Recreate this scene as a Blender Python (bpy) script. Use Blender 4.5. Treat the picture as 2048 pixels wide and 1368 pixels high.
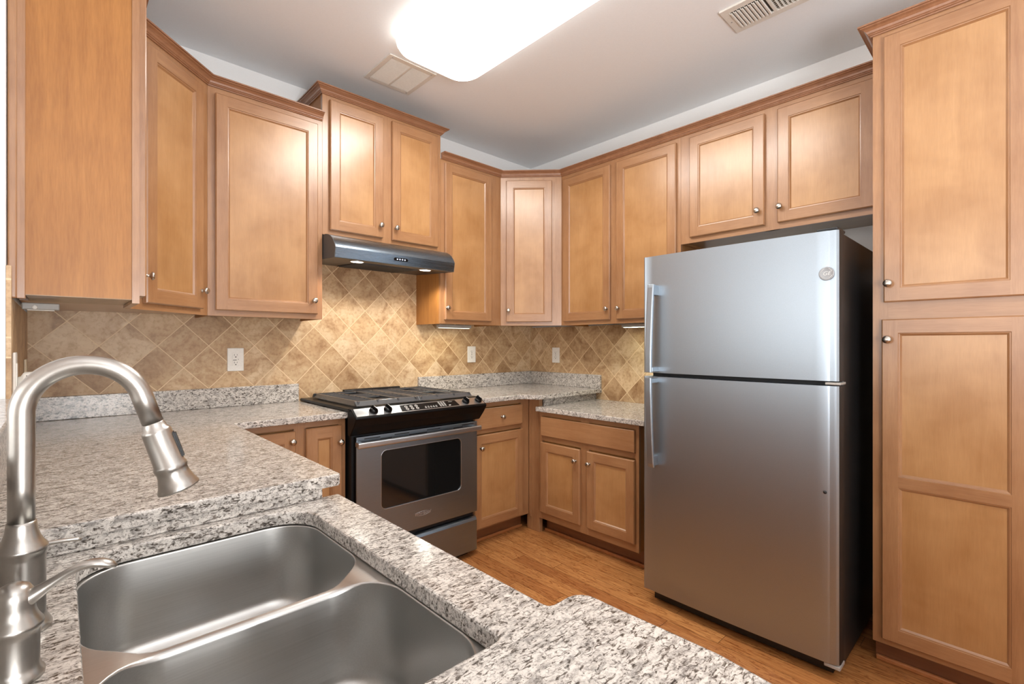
import bpy, bmesh, math, random
from mathutils import Vector, Matrix

# ------------------------------------------------------------------ clearing
for o in list(bpy.data.objects):
    bpy.data.objects.remove(o, do_unlink=True)
S = bpy.context.scene
COL = S.collection
PI = math.pi
random.seed(4)

# ------------------------------------------------------------------ camera
FPX, TH, HC = 965.09, 0.7531, 1.2424
cam_d = bpy.data.cameras.new('camera')
cam_d.sensor_fit = 'HORIZONTAL'
cam_d.sensor_width = 36.0
cam_d.lens = FPX / 2048 * 36.0
cam_d.shift_y = 4.0 / 2048
cam_d.clip_start = 0.02
cam = bpy.data.objects.new('camera', cam_d)
COL.objects.link(cam)
cam.location = (0, 0, HC)
cam.rotation_euler = (PI / 2, 0, -TH)
S.camera = cam

# ------------------------------------------------------------------ view / world / lights
S.view_settings.view_transform = 'Standard'
S.view_settings.look = 'None'
S.view_settings.gamma = 1
S.view_settings.exposure = 0.52
try:
    S.view_settings.use_curve_mapping = False
except Exception:
    pass
W = bpy.data.worlds.new('world')
S.world = W
W.use_nodes = True
_t = W.node_tree
_bg = _t.nodes['Background']
_tc = _t.nodes.new('ShaderNodeTexCoord')
_sp = _t.nodes.new('ShaderNodeSeparateXYZ')
_rp = _t.nodes.new('ShaderNodeValToRGB')
_mr = _t.nodes.new('ShaderNodeMapRange')
_mr.inputs['From Min'].default_value = -1.0
_t.links.new(_tc.outputs['Generated'], _sp.inputs[0])
_t.links.new(_sp.outputs['Z'], _mr.inputs['Value'])
_t.links.new(_mr.outputs[0], _rp.inputs[0])
_rp.color_ramp.elements[0].position = 0.42
_rp.color_ramp.elements[0].color = (0.70, 0.69, 0.67, 1)
_rp.color_ramp.elements[1].position = 0.60
_rp.color_ramp.elements[1].color = (1.0, 0.99, 0.975, 1)
_mx = _t.nodes.new('ShaderNodeMapRange')
_mx.inputs['From Min'].default_value = 0.3
_mx.inputs['From Max'].default_value = -0.9
_mx.inputs['To Min'].default_value = 0.15
_mx.inputs['To Max'].default_value = 1.5
_t.links.new(_sp.outputs['X'], _mx.inputs['Value'])
_vm = _t.nodes.new('ShaderNodeVectorMath')
_vm.operation = 'SCALE'
_t.links.new(_rp.outputs[0], _vm.inputs[0])
_t.links.new(_mx.outputs[0], _vm.inputs['Scale'])
_t.links.new(_vm.outputs[0], _bg.inputs[0])
_bg.inputs[1].default_value = 2.1


def area_light(name, loc, rot, sx, sy, power, col, spread=PI):
    d = bpy.data.lights.new(name, 'AREA')
    d.shape = 'RECTANGLE'
    d.size, d.size_y, d.energy, d.color, d.spread = sx, sy, power, col, spread
    o = bpy.data.objects.new(name, d)
    COL.objects.link(o)
    o.location = loc
    o.rotation_euler = rot
    return o


FIXTURE_EMIT = 14.0
# added soft fill shining down behind the camera, no lamp known there
area_light('added_rear_fill', (0.3, -1.5, 2.70), (0, 0, 0), 1.0, 1.0, 5, (1, 0.97, 0.92))
# added upward fill behind the camera to brighten the ceiling, no real lamp
u_ = area_light('added_ceiling_fill', (0.20, -1.10, 1.20), (0, 0, 0), 1.0, 1.0, 56, (0.97, 0.985, 1.0))
u_.rotation_euler = Vector((0.15, 0.42, 0.90)).to_track_quat('-Z', 'Y').to_euler()
# hood lamps
for hx in (1.19, 1.628):
    d = bpy.data.lights.new('hood_spot_light', 'SPOT')
    d.energy, d.spot_size, d.spot_blend, d.shadow_soft_size = 6.3, math.radians(150), 0.5, 0.02
    d.color = (1, 0.93, 0.82)
    o = bpy.data.objects.new('hood_spot_light', d)
    COL.objects.link(o)
    o.location = (hx, 2.51, 1.675)
# lit under-cabinet strips
area_light('under_cabinet_light_glow', (1.98, 2.70, 1.348), (0, 0, 0), 0.28, 0.03, 0.7, (1, 0.93, 0.70))
area_light('under_cabinet_light_glow', (2.74, 1.62, 1.352), (0, 0, 0), 0.03, 0.40, 2.4, (0.93, 1.0, 0.80))


# ------------------------------------------------------------------ node helpers
def srgb(r, g, b):
    f = lambda v: (v / 255 / 12.92) if v / 255 <= 0.04045 else ((v / 255 + 0.055) / 1.055) ** 2.4
    return (f(r), f(g), f(b), 1)


class N:
    def __init__(self, name):
        self.m = bpy.data.materials.new(name)
        self.m.use_nodes = True
        self.t = self.m.node_tree
        self.b = self.t.nodes['Principled BSDF']

    def n(self, typ, **kw):
        o = self.t.nodes.new(typ)
        for k, v in kw.items():
            setattr(o, k, v)
        return o

    def l(self, a, b):
        self.t.links.new(a, b)

    def set(self, **kw):
        names = dict(rough='Roughness', metal='Metallic', color='Base Color', coat='Coat Weight', coat_rough='Coat Roughness',
                     spec='Specular IOR Level', aniso='Anisotropic', emit='Emission Color', emit_s='Emission Strength',
                     trans='Transmission Weight', ior='IOR', alpha='Alpha')
        for k, v in kw.items():
            self.b.inputs[names[k]].default_value = v
        return self

    def coords(self, scale=(1, 1, 1), rot=(0, 0, 0), world=False, rand=True):
        if world:
            src = self.n('ShaderNodeNewGeometry').outputs['Position']
        else:
            src = self.n('ShaderNodeTexCoord').outputs['Object']
        mp = self.n('ShaderNodeMapping')
        mp.inputs['Scale'].default_value = scale
        mp.inputs['Rotation'].default_value = rot
        if rand and not world:
            oi = self.n('ShaderNodeObjectInfo')
            mul = self.n('ShaderNodeMath', operation='MULTIPLY')
            mul.inputs[1].default_value = 37.0
            self.l(oi.outputs['Random'], mul.inputs[0])
            cb = self.n('ShaderNodeCombineXYZ')
            for i in range(3):
                self.l(mul.outputs[0], cb.inputs[i])
            ad = self.n('ShaderNodeVectorMath', operation='ADD')
            self.l(src, ad.inputs[0])
            self.l(cb.outputs[0], ad.inputs[1])
            src = ad.outputs[0]
        self.l(src, mp.inputs['Vector'])
        return mp.outputs[0]

    def noise(self, vec, scale, detail=4, rough=0.55, dist=0.0):
        o = self.n('ShaderNodeTexNoise')
        o.inputs['Scale'].default_value = scale
        o.inputs['Detail'].default_value = detail
        o.inputs['Roughness'].default_value = rough
        o.inputs['Distortion'].default_value = dist
        self.l(vec, o.inputs['Vector'])
        return o.outputs['Fac']

    def ramp(self, fac, stops, interp='LINEAR'):
        r = self.n('ShaderNodeValToRGB')
        r.color_ramp.interpolation = interp
        el = r.color_ramp.elements
        while len(el) < len(stops):
            el.new(0.5)
        for e, (p, c) in zip(el, stops):
            e.position = p
            e.color = c if len(c) == 4 else (*c, 1)
        self.l(fac, r.inputs[0])
        return r.outputs[0]

    def mix(self, fac, a, b, mode='MIX'):
        o = self.n('ShaderNodeMix', data_type='RGBA', blend_type=mode)
        if isinstance(fac, float):
            o.inputs[0].default_value = fac
        else:
            self.l(fac, o.inputs[0])
        for v, i in ((a, 6), (b, 7)):
            if isinstance(v, tuple):
                o.inputs[i].default_value = v
            else:
                self.l(v, o.inputs[i])
        return o.outputs[2]

    def math(self, op, a, b=None):
        o = self.n('ShaderNodeMath', operation=op)
        for v, i in ((a, 0), (b, 1)):
            if v is None:
                continue
            if isinstance(v, (int, float)):
                o.inputs[i].default_value = v
            else:
                self.l(v, o.inputs[i])
        return o.outputs[0]

    def bump(self, h, strength=0.2, dist=0.002):
        o = self.n('ShaderNodeBump')
        o.inputs['Strength'].default_value = strength
        o.inputs['Distance'].default_value = dist
        self.l(h, o.inputs['Height'])
        self.l(o.outputs[0], self.b.inputs['Normal'])

    def col(self, s):
        self.l(s, self.b.inputs['Base Color'])


def plain(name, rgb, rough=0.5, metal=0.0, **kw):
    m = N(name)
    m.set(color=srgb(*rgb), rough=rough, metal=metal, **kw)
    v = m.coords()
    f = m.noise(v, 90, 3)
    c = srgb(*rgb)
    lo = tuple(x * 0.93 for x in c[:3]) + (1,)
    m.col(m.ramp(f, [(0.3, lo), (0.7, c)]))
    return m.m


def wood(name, base, dark, light, axis='z', blotch=0.5, streak=0.35, rough=0.34, coat=0.85):
    """satin stained maple; the grain runs along the local axis given"""
    m = N(name)
    sc = {'z': (14, 14, 1.1), 'x': (1.1, 14, 14), 'y': (14, 1.1, 14)}[axis]
    v = m.coords(sc)
    f = m.noise(v, 2.2, 5, 0.6, 0.6)
    fine = m.noise(m.coords(tuple(s * 6 for s in sc)), 3.0, 3, 0.6)
    bl = m.noise(m.coords((1, 1, 1)), 5.0, 3, 0.55, 0.3)
    c = m.ramp(f, [(0.28, srgb(*dark)), (0.55, srgb(*base)), (0.78, srgb(*light))])
    c2 = m.mix(blotch, c, m.ramp(bl, [(0.32, srgb(*dark)), (0.62, srgb(*light))]), 'MIX')
    c3 = m.mix(streak, c2, m.ramp(fine, [(0.35, (0.72, 0.66, 0.6)), (0.65, (1.0, 1.0, 1.0))]), 'MULTIPLY')
    m.col(c3)
    m.set(rough=rough, spec=0.5, coat=coat, coat_rough=0.25)
    m.bump(fine, 0.04, 0.001)
    return m.m


FR = ((164, 119, 80), (146, 101, 65), (176, 132, 92))
W_V = wood('maple_frame_upright', *FR, 'z', 0.35)
W_H = wood('maple_frame_level', *FR, 'x', 0.35)
W_P = wood('maple_panel', (176, 130, 82), (160, 113, 66), (188, 143, 95), 'z', 0.6, 0.22)
W_C = wood('maple_crown', (148, 102, 72), (130, 87, 59), (162, 116, 85), 'x', 0.3, 0.3, 0.36)
W_L = wood('maple_laminate_side', (170, 115, 58), (152, 98, 45), (182, 126, 64), 'z', 0.2, 0.45, 0.5, 0.12)
W_IN = wood('cabinet_underside', (150, 120, 82), (138, 108, 72), (160, 130, 92), 'x', 0.2, 0.2, 0.5)
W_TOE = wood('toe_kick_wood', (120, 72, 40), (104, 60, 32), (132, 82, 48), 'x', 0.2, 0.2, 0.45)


def granite(name):
    m = N(name)
    v = m.coords((1.0, 2.3, 1.7), (0.3, 0.2, 0.75), rand=False)
    big = m.noise(v, 30, 6, 0.66, 1.0)
    fl = m.noise(m.coords((1.0, 2.7, 2.0), (0.1, 0.4, 0.55), rand=False), 78, 5, 0.62, 0.9)
    f2 = m.noise(m.coords((1.6, 0.9, 1.2), (0.5, 0.1, 0.2), rand=False), 120, 4, 0.6, 0.6)
    sp = m.noise(m.coords((1, 1, 1), rand=False), 260, 3, 0.6)
    base = m.ramp(big, [(0.30, srgb(130, 125, 121)), (0.42, srgb(172, 166, 159)), (0.52, srgb(208, 201, 193)), (0.72, srgb(224, 218, 210))])
    flk = m.ramp(fl, [(0.33, srgb(96, 92, 88)), (0.41, srgb(146, 140, 135)), (0.47, (1, 1, 1, 1))])
    c = m.mix(1.0, base, flk, 'MULTIPLY')
    c = m.mix(0.75, c, m.ramp(f2, [(0.34, srgb(112, 107, 104)), (0.42, (1, 1, 1, 1))]), 'MULTIPLY')
    c = m.mix(0.4, c, m.ramp(sp, [(0.36, srgb(120, 114, 110)), (0.5, (1, 1, 1, 1))]), 'MULTIPLY')
    m.col(c)
    m.set(rough=0.16, spec=0.5)
    return m.m


GRAN = granite('speckled_granite')


def tile(name, axis, u0, z0, hu, hz):
    """diagonal travertine tile laid on a wall whose horizontal axis is given"""
    m = N(name)
    g = m.n('ShaderNodeNewGeometry').outputs['Position']
    sx = m.n('ShaderNodeSeparateXYZ')
    m.l(g, sx.inputs[0])
    u = m.math('DIVIDE', m.math('SUBTRACT', sx.outputs[axis], u0), hu * 2)
    z = m.math('DIVIDE', m.math('SUBTRACT', sx.outputs['Z'], z0), hz * 2)
    a = m.math('ADD', u, z)
    b = m.math('SUBTRACT', u, z)
    fa, fb = m.math('FRACT', a), m.math('FRACT', b)
    da = m.math('MINIMUM', fa, m.math('SUBTRACT', 1.0, fa))
    db = m.math('MINIMUM', fb, m.math('SUBTRACT', 1.0, fb))
    d = m.math('MINIMUM', da, db)
    grout = m.ramp(d, [(0.008, (1, 1, 1)), (0.014, (0, 0, 0))])
    cb = m.n('ShaderNodeCombineXYZ')
    m.l(m.math('FLOOR', a), cb.inputs[0])
    m.l(m.math('FLOOR', b), cb.inputs[1])
    wn = m.n('ShaderNodeTexWhiteNoise', noise_dimensions='3D')
    m.l(cb.outputs[0], wn.inputs['Vector'])
    off = m.n('ShaderNodeVectorMath', operation='MULTIPLY_ADD')
    m.l(wn.outputs['Color'], off.inputs[0])
    off.inputs[1].default_value = (9, 9, 9)
    m.l(g, off.inputs[2])
    n1 = m.noise(off.outputs[0], 9, 6, 0.62, 0.8)
    n2 = m.noise(off.outputs[0], 60, 4, 0.6)
    n3 = m.noise(off.outputs[0], 4, 2, 0.5)
    c = m.ramp(n1, [(0.30, srgb(166, 134, 102)), (0.45, srgb(202, 174, 142)), (0.58, srgb(220, 197, 167)), (0.75, srgb(230, 212, 186))])
    tone = m.ramp(wn.outputs['Value'], [(0.0, srgb(214, 200, 182)), (0.5, srgb(234, 224, 208)), (1.0, srgb(250, 246, 238))])
    c = m.mix(1.0, c, tone, 'MULTIPLY')
    c = m.mix(m.ramp(n3, [(0.45, (0, 0, 0)), (0.7, (0.45, 0.45, 0.45))]), c, srgb(214, 182, 140), 'MIX')
    c = m.mix(0.35, c, m.ramp(n2, [(0.36, srgb(186, 150, 114)), (0.52, (1, 1, 1))]), 'MULTIPLY')
    c = m.mix(grout, c, srgb(228, 202, 164))
    m.col(c)
    m.set(rough=0.42, spec=0.4)
    h = m.math('SUBTRACT', m.math('MULTIPLY', n2, 0.25), grout)
    m.bump(h, 0.25, 0.002)
    return m.m


TILE_B = tile('travertine_tile_back', 'X', 0.666, 1.3425, 0.1072, 0.1096)
TILE_R = tile('travertine_tile_right', 'Y', 2.350, 1.118, 0.1070, 0.1090)
TILE_L = tile('travertine_tile_left', 'Y', 2.300, 1.3425, 0.1090, 0.1096)


def floor_mat():
    m = N('oak_plank_floor')
    g = m.n('ShaderNodeNewGeometry').outputs['Position']
    sx = m.n('ShaderNodeSeparateXYZ')
    m.l(g, sx.inputs[0])
    px = m.math('DIVIDE', sx.outputs['X'], 0.083)
    row = m.math('FLOOR', px)
    wr = m.n('ShaderNodeTexWhiteNoise', noise_dimensions='1D')
    m.l(row, wr.inputs['W'])
    py = m.math('ADD', m.math('DIVIDE', sx.outputs['Y'], 0.92), m.math('MULTIPLY', wr.outputs['Value'], 7.3))
    fx, fy = m.math('FRACT', px), m.math('FRACT', py)
    dx = m.math('MINIMUM', fx, m.math('SUBTRACT', 1.0, fx))
    dy = m.math('MULTIPLY', m.math('MINIMUM', fy, m.math('SUBTRACT', 1.0, fy)), 11.0)
    gap = m.ramp(m.math('MINIMUM', dx, dy), [(0.008, (1, 1, 1)), (0.022, (0, 0, 0))])
    cb = m.n('ShaderNodeCombineXYZ')
    m.l(row, cb.inputs[0])
    m.l(m.math('FLOOR', py), cb.inputs[1])
    wn = m.n('ShaderNodeTexWhiteNoise', noise_dimensions='3D')
    m.l(cb.outputs[0], wn.inputs['Vector'])
    off = m.n('ShaderNodeVectorMath', operation='MULTIPLY_ADD')
    m.l(wn.outputs['Color'], off.inputs[0])
    off.inputs[1].default_value = (5, 5, 5)
    m.l(g, off.inputs[2])
    mp = m.n('ShaderNodeMapping')
    mp.inputs['Scale'].default_value = (15, 1.3, 1)
    m.l(off.outputs[0], mp.inputs['Vector'])
    n1 = m.noise(mp.outputs[0], 1.6, 4, 0.6, 1.6)
    mp2 = m.n('ShaderNodeMapping')
    mp2.inputs['Scale'].default_value = (120, 5, 1)
    m.l(off.outputs[0], mp2.inputs['Vector'])
    n2 = m.noise(mp2.outputs[0], 2.0, 4, 0.6)
    rings = m.n('ShaderNodeMath', operation='SINE')
    m.l(m.math('MULTIPLY', n1, 46.0), rings.inputs[0])
    ring = m.ramp(rings.outputs[0], [(0.55, (1, 1, 1)), (0.95, srgb(206, 184, 168))])
    c = m.ramp(wn.outputs['Value'], [(0.0, srgb(178, 118, 68)), (0.5, srgb(196, 136, 80)), (1.0, srgb(208, 150, 92))])
    c = m.mix(1.0, c, ring, 'MULTIPLY')
    c = m.mix(0.55, c, m.ramp(n2, [(0.35, srgb(190, 160, 136)), (0.6, (1, 1, 1))]), 'MULTIPLY')
    c = m.mix(m.math('MULTIPLY', gap, 0.7), c, srgb(70, 38, 18))
    m.col(c)
    m.set(rough=0.33, spec=0.45)
    m.bump(m.math('SUBTRACT', m.math('MULTIPLY', n2, 0.2), gap), 0.12, 0.001)
    return m.m


FLOOR = floor_mat()


def wall_mat(name, rgb, rough=0.7):
    m = N(name)
    n = m.noise(m.coords((1, 1, 1), world=True), 160, 3, 0.6)
    c = srgb(*rgb)
    m.col(m.ramp(n, [(0.3, tuple(x * 0.97 for x in c[:3])), (0.7, c)]))
    m.set(rough=rough, spec=0.25)
    m.bump(n, 0.05, 0.001)
    return m.m


WALL = wall_mat('wall_paint', (242, 243, 243))
CEIL = wall_mat('ceiling_paint', (240, 243, 246))
VENTW = plain('vent_white_enamel', (224, 220, 212), 0.4)
VENTD = plain('vent_dark_inside', (92, 88, 80), 0.7)


def steel(name, rgb, rough, axis='x', aniso=0.4, fine=0.06):
    m = N(name)
    sc = {'x': (3, 260, 260), 'z': (260, 260, 3), 'y': (260, 3, 260)}[axis]
    n = m.noise(m.coords(sc), 2.0, 3, 0.6)
    c = srgb(*rgb)
    m.col(m.ramp(n, [(0.3, tuple(x * 0.9 for x in c[:3])), (0.7, c)]))
    r = m.n('ShaderNodeMapRange')
    r.inputs['To Min'].default_value = rough - fine
    r.inputs['To Max'].default_value = rough + fine
    m.l(n, r.inputs['Value'])
    m.l(r.outputs[0], m.b.inputs['Roughness'])
    m.set(metal=1.0, aniso=aniso)
    m.bump(n, 0.03, 0.0005)
    return m.m


ST_FR = steel('brushed_steel_fridge', (168, 178, 187), 0.40, 'y')
ST_RG = steel('brushed_steel_range', (146, 158, 169), 0.34, 'x')
ST_HD = steel('brushed_steel_hood', (132, 144, 156), 0.28, 'x')
ST_SK = steel('satin_steel_sink', (194, 193, 190), 0.35, 'x')
NICK = plain('brushed_nickel', (182, 178, 172), 0.32, 1.0)
KNOB = plain('satin_nickel_knob', (196, 188, 178), 0.25, 1.0)
BADGE = plain('grey_badge_metal', (158, 160, 162), 0.5, 0.6)
BADGE_L = plain('pale_badge_relief', (206, 206, 204), 0.5, 0.3)
ST_HL = steel('bright_steel_handle', (202, 206, 210), 0.30, 'x')
BLK = plain('black_enamel', (10, 10, 11), 0.30, spec=0.18)
BLKM = plain('black_matte', (20, 20, 21), 0.5)
BLKT = plain('black_textured_side', (24, 24, 25), 0.42)
IRON = plain('cast_iron_grate', (74, 75, 77), 0.24, spec=0.8)
GLASSB = plain('dark_oven_glass', (22, 22, 22), 0.06, coat=0.6)
HOODM = plain('hood_end_cap_paint', (84, 86, 87), 0.5)
WHITE = plain('white_plastic', (238, 234, 226), 0.4)
ALM = plain('ivory_plastic', (226, 210, 180), 0.4)
HOLE = plain('dark_slot', (40, 34, 28), 0.6)
MARK = plain('pale_print', (190, 188, 184), 0.5)
GREYP = plain('grey_plastic', (168, 164, 158), 0.4)
SHOE = wood('shoe_moulding', (176, 112, 64), (160, 98, 52), (190, 126, 76), 'x', 0.2, 0.2, 0.4)


def emis(name, rgb, s):
    m = N(name)
    m.set(color=srgb(*rgb), emit=srgb(*rgb), emit_s=s, rough=0.4)
    n = m.noise(m.coords(), 40, 2)
    c = srgb(*rgb)
    m.col(m.ramp(n, [(0.3, tuple(x * 0.98 for x in c[:3])), (0.7, c)]))
    return m.m


LENS = emis('lit_acrylic_lens', (255, 252, 246), FIXTURE_EMIT)
LENS_EDGE = emis('lit_acrylic_lens_rim', (255, 252, 246), 1.6)
LAMP = emis('lit_hood_lamp', (255, 240, 214), 6.0)
LED = emis('button_led', (220, 230, 255), 2.0)
STRIP = emis('lit_strip_lens', (250, 255, 236), 1.2)


# ------------------------------------------------------------------ mesh helpers
class MB:
    def __init__(self, *mats):
        self.bm = bmesh.new()
        self.mats = mats

    def quad(self, vs, mi=0):
        f = self.bm.faces.new([self.bm.verts.new(v) for v in vs])
        f.material_index = mi
        return f

    def box(self, x0, x1, y0, y1, z0, z1, mi=0, bev=0.0, seg=2):
        b = bmesh.new()
        bmesh.ops.create_cube(b, size=1)
        for v in b.verts:
            v.co = (x0 + (v.co.x + .5) * (x1 - x0), y0 + (v.co.y + .5) * (y1 - y0), z0 + (v.co.z + .5) * (z1 - z0))
        if bev:
            bmesh.ops.bevel(b, geom=b.edges[:], offset=bev, segments=seg, profile=0.5, affect='EDGES')
        self.take(b, mi)
        return self

    def take(self, b, mi=0, mat=None):
        mp = {}
        for v in b.verts:
            mp[v] = self.bm.verts.new(mat @ v.co if mat else v.co)
        for f in b.faces:
            try:
                nf = self.bm.faces.new([mp[v] for v in f.verts])
                nf.material_index = mi
                nf.smooth = f.smooth
            except ValueError:
                pass
        b.free()

    def prism(self, pts, axis, a0, a1, mi=0, smooth=False):
        """polygon extruded along an axis: x -> pts are (y,z); y -> (x,z); z -> (x,y)"""
        mk = {'x': lambda p, a: (a, p[0], p[1]), 'y': lambda p, a: (p[0], a, p[1]), 'z': lambda p, a: (p[0], p[1], a)}[axis]
        lo = [self.bm.verts.new(mk(p, a0)) for p in pts]
        hi = [self.bm.verts.new(mk(p, a1)) for p in pts]
        n = len(pts)
        fs = [self.bm.faces.new(lo), self.bm.faces.new(hi)]
        for i in range(n):
            f = self.bm.faces.new([lo[i], lo[(i + 1) % n], hi[(i + 1) % n], hi[i]])
            f.smooth = smooth
            fs.append(f)
        for f in fs:
            f.material_index = mi
        return self

    def lathe(self, prof, mat=None, seg=28, mi=0, smooth=True):
        """profile (r, h) turned about local z"""
        mat = mat or Matrix()
        rings = []
        for r, h in prof:
            if r < 1e-6:
                rings.append([self.bm.verts.new(mat @ Vector((0, 0, h)))])
            else:
                rings.append([self.bm.verts.new(mat @ Vector((r * math.cos(2 * PI * k / seg), r * math.sin(2 * PI * k / seg), h))) for k in range(seg)])
        for a, b in zip(rings, rings[1:]):
            for k in range(seg):
                q = [a[k % len(a)], a[(k + 1) % len(a)], b[(k + 1) % len(b)], b[k % len(b)]]
                q = list(dict.fromkeys(q))
                if len(q) > 2:
                    f = self.bm.faces.new(q)
                    f.smooth = smooth
                    f.material_index = mi
        return self

    def tube(self, pts, rad, seg=20, mi=0, flat=1.0, cap=True):
        """round (or flattened) tube along points with a radius for each point"""
        pts = [Vector(p) for p in pts]
        if not hasattr(rad, '__len__'):
            rad = [rad] * len(pts)
        rings = []
        up = None
        for i, p in enumerate(pts):
            t = (pts[min(i + 1, len(pts) - 1)] - pts[max(i - 1, 0)]).normalized()
            if up is None:
                up = Vector((0, 0, 1)) if abs(t.z) < 0.9 else Vector((0, 1, 0))
            sd = t.cross(up).normalized()
            up = sd.cross(t).normalized()
            fl = flat[i] if hasattr(flat, '__len__') else flat
            rings.append([self.bm.verts.new(p + sd * (rad[i] * math.cos(2 * PI * k / seg)) + up * (rad[i] * fl * math.sin(2 * PI * k / seg))) for k in range(seg)])
        for a, b in zip(rings, rings[1:]):
            for k in range(seg):
                f = self.bm.faces.new([a[k], a[(k + 1) % seg], b[(k + 1) % seg], b[k]])
                f.smooth = True
                f.material_index = mi
        if cap:
            for r in (rings[0], rings[-1]):
                f = self.bm.faces.new(r)
                f.material_index = mi
        return self

    def slab(self, outer, holes, z0, z1, mi=0):
        """flat plate of a polygon with holes, between two heights"""
        b = bmesh.new()
        es = []
        for loop in [outer] + holes:
            vs = [b.verts.new((p[0], p[1], z0)) for p in loop]
            es += [b.edges.new((vs[i], vs[(i + 1) % len(vs)])) for i in range(len(vs))]
        bmesh.ops.triangle_fill(b, use_beauty=True, use_dissolve=False, edges=es)
        bmesh.ops.dissolve_limit(b, angle_limit=0.01, verts=b.verts[:], edges=[e for e in b.edges if len(e.link_faces) == 2])
        r = bmesh.ops.extrude_face_region(b, geom=b.faces[:])
        bmesh.ops.translate(b, vec=(0, 0, z1 - z0), verts=[g for g in r['geom'] if isinstance(g, bmesh.types.BMVert)])
        self.take(b, mi)
        return self

    def sweep(self, path, prof, mi=0, closed_ends=True):
        """profile (out, z) swept along a plan path; out is to the right of travel, mitred at the corners"""
        P = [Vector((p[0], p[1])) for p in path]
        n = len(P)
        rows = []
        for i in range(n):
            d0 = (P[i] - P[i - 1]).normalized() if i else (P[1] - P[0]).normalized()
            d1 = (P[i + 1] - P[i]).normalized() if i < n - 1 else d0
            n0, n1 = Vector((d0.y, -d0.x)), Vector((d1.y, -d1.x))
            m = (n0 + n1).normalized()
            k = 1 / max(0.2, m.dot(n0))
            rows.append([self.bm.verts.new((P[i].x + m.x * k * o, P[i].y + m.y * k * o, z)) for o, z in prof])
        q = len(prof)
        for a, b in zip(rows, rows[1:]):
            for j in range(q):
                f = self.bm.faces.new([a[j], a[(j + 1) % q], b[(j + 1) % q], b[j]])
                f.material_index = mi
        for r in (rows[0], rows[-1]):
            self.bm.faces.new(r).material_index = mi
        return self

    def build(self, name, parent=None, bevel=0.0, seg=2, angle=35, smooth=False):
        bmesh.ops.recalc_face_normals(self.bm, faces=self.bm.faces[:])
        me = bpy.data.meshes.new(name)
        self.bm.to_mesh(me)
        self.bm.free()
        for m in self.mats:
            me.materials.append(m)
        o = bpy.data.objects.new(name, me)
        COL.objects.link(o)
        if parent is not None:
            o.parent = parent
        if bevel:
            md = o.modifiers.new('bevel', 'BEVEL')
            md.width, md.segments, md.limit_method, md.angle_limit = bevel, seg, 'ANGLE', math.radians(angle)
            md.harden_normals = False
        if smooth:
            for p in me.polygons:
                p.use_smooth = True
            try:
                me.set_sharp_from_angle(angle=math.radians(angle))
            except Exception:
                pass
        return o


def tag(o, label, cat, group=None, kind=None):
    if label:
        o['label'] = label
    if cat:
        o['category'] = cat
    if group:
        o['group'] = group
    if kind:
        o['kind'] = kind
    return o


def empty(name, loc, rz, label, cat, group=None):
    o = bpy.data.objects.new(name, None)
    COL.objects.link(o)
    o.empty_display_size = 0.05
    o.location = loc
    o.rotation_euler = (0, 0, rz)
    return tag(o, label, cat, group)


def struct(o):
    o['kind'] = 'structure'
    return o


def arc(cx, cy, r, a0, a1, n=6):
    return [(cx + r * math.cos(math.radians(a0 + (a1 - a0) * k / n)), cy + r * math.sin(math.radians(a0 + (a1 - a0) * k / n))) for k in range(n + 1)]


def rrect(x0, x1, y0, y1, r, n=6):
    return arc(x1 - r, y1 - r, r, 0, 90, n) + arc(x0 + r, y1 - r, r, 90, 180, n) + arc(x0 + r, y0 + r, r, 180, 270, n) + arc(x1 - r, y0 + r, r, 270, 360, n)


def text_mesh(name, body, size, mat, parent, loc, rot, depth=0.0006, shear=0.0):
    cu = bpy.data.curves.new(name, 'FONT')
    cu.body = body
    cu.size = size
    cu.extrude = depth
    cu.shear = shear
    cu.align_x = 'CENTER'
    cu.align_y = 'CENTER'
    tmp = bpy.data.objects.new(name + '_tmp', cu)
    COL.objects.link(tmp)
    dg = bpy.context.evaluated_depsgraph_get()
    me = bpy.data.meshes.new_from_object(tmp.evaluated_get(dg))
    bpy.data.objects.remove(tmp, do_unlink=True)
    me.materials.clear()
    me.materials.append(mat)
    o = bpy.data.objects.new(name, me)
    COL.objects.link(o)
    o.parent = parent
    o.location = loc
    o.rotation_euler = rot
    return o


# ------------------------------------------------------------------ the room
XL, XR, YB, ZC = -0.11, 2.931, 2.893, 2.735
XLO, YFR = -5.0, -2.4
struct(MB(FLOOR).box(XLO, XR + .1, YFR, YB + .1, -0.06, 0).build('floor'))
struct(MB(CEIL).box(XLO, XR + .1, YFR, YB + .1, ZC, ZC + .08).build('ceiling'))
struct(MB(WALL).box(XLO, XR + .1, YB, YB + .1, 0, ZC).build('wall_back'))
struct(MB(WALL).box(XR, XR + .1, YFR, YB, 0, ZC).build('wall_right'))
struct(MB(WALL).box(XLO, XR, YFR, YFR + .1, 0, ZC).build('wall_front'))  # unseen end wall, added to block world light and give soft bounce
YW = 1.945
struct(MB(WALL).box(XL - .13, XL, YW, YB, 0, ZC).build('wall_left'))
struct(MB(WALL).box(XL - .13, XL, -0.6, YW, 0, 1.058).build('wall_bar'))

# tile backsplashes (between counters and cabinets)
TB = MB(TILE_B)
TB.box(XL + .01, XR, YB - .019, YB - .0005, 0.80, 1.76)
tag(TB.build('tile_backsplash'), 'diagonal travertine tile backsplash on the back wall behind the range', 'backsplash')
tag(MB(TILE_R).box(XR - .021, XR - .0005, 1.36, YB - .0205, 0.80, 1.38).build('tile_backsplash'),
    'diagonal travertine tile backsplash on the right wall beside the refrigerator', 'backsplash')
tag(MB(TILE_L).box(XL + .0005, XL + .011, YW, YB - .0205, 0.80, 1.372).box(XL + .0005, XL + .011, YW, 1.970, 1.3715, 1.462).build('tile_backsplash'),
    'narrow strip of travertine tile on the left wall under the corner cabinet', 'backsplash')

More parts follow.
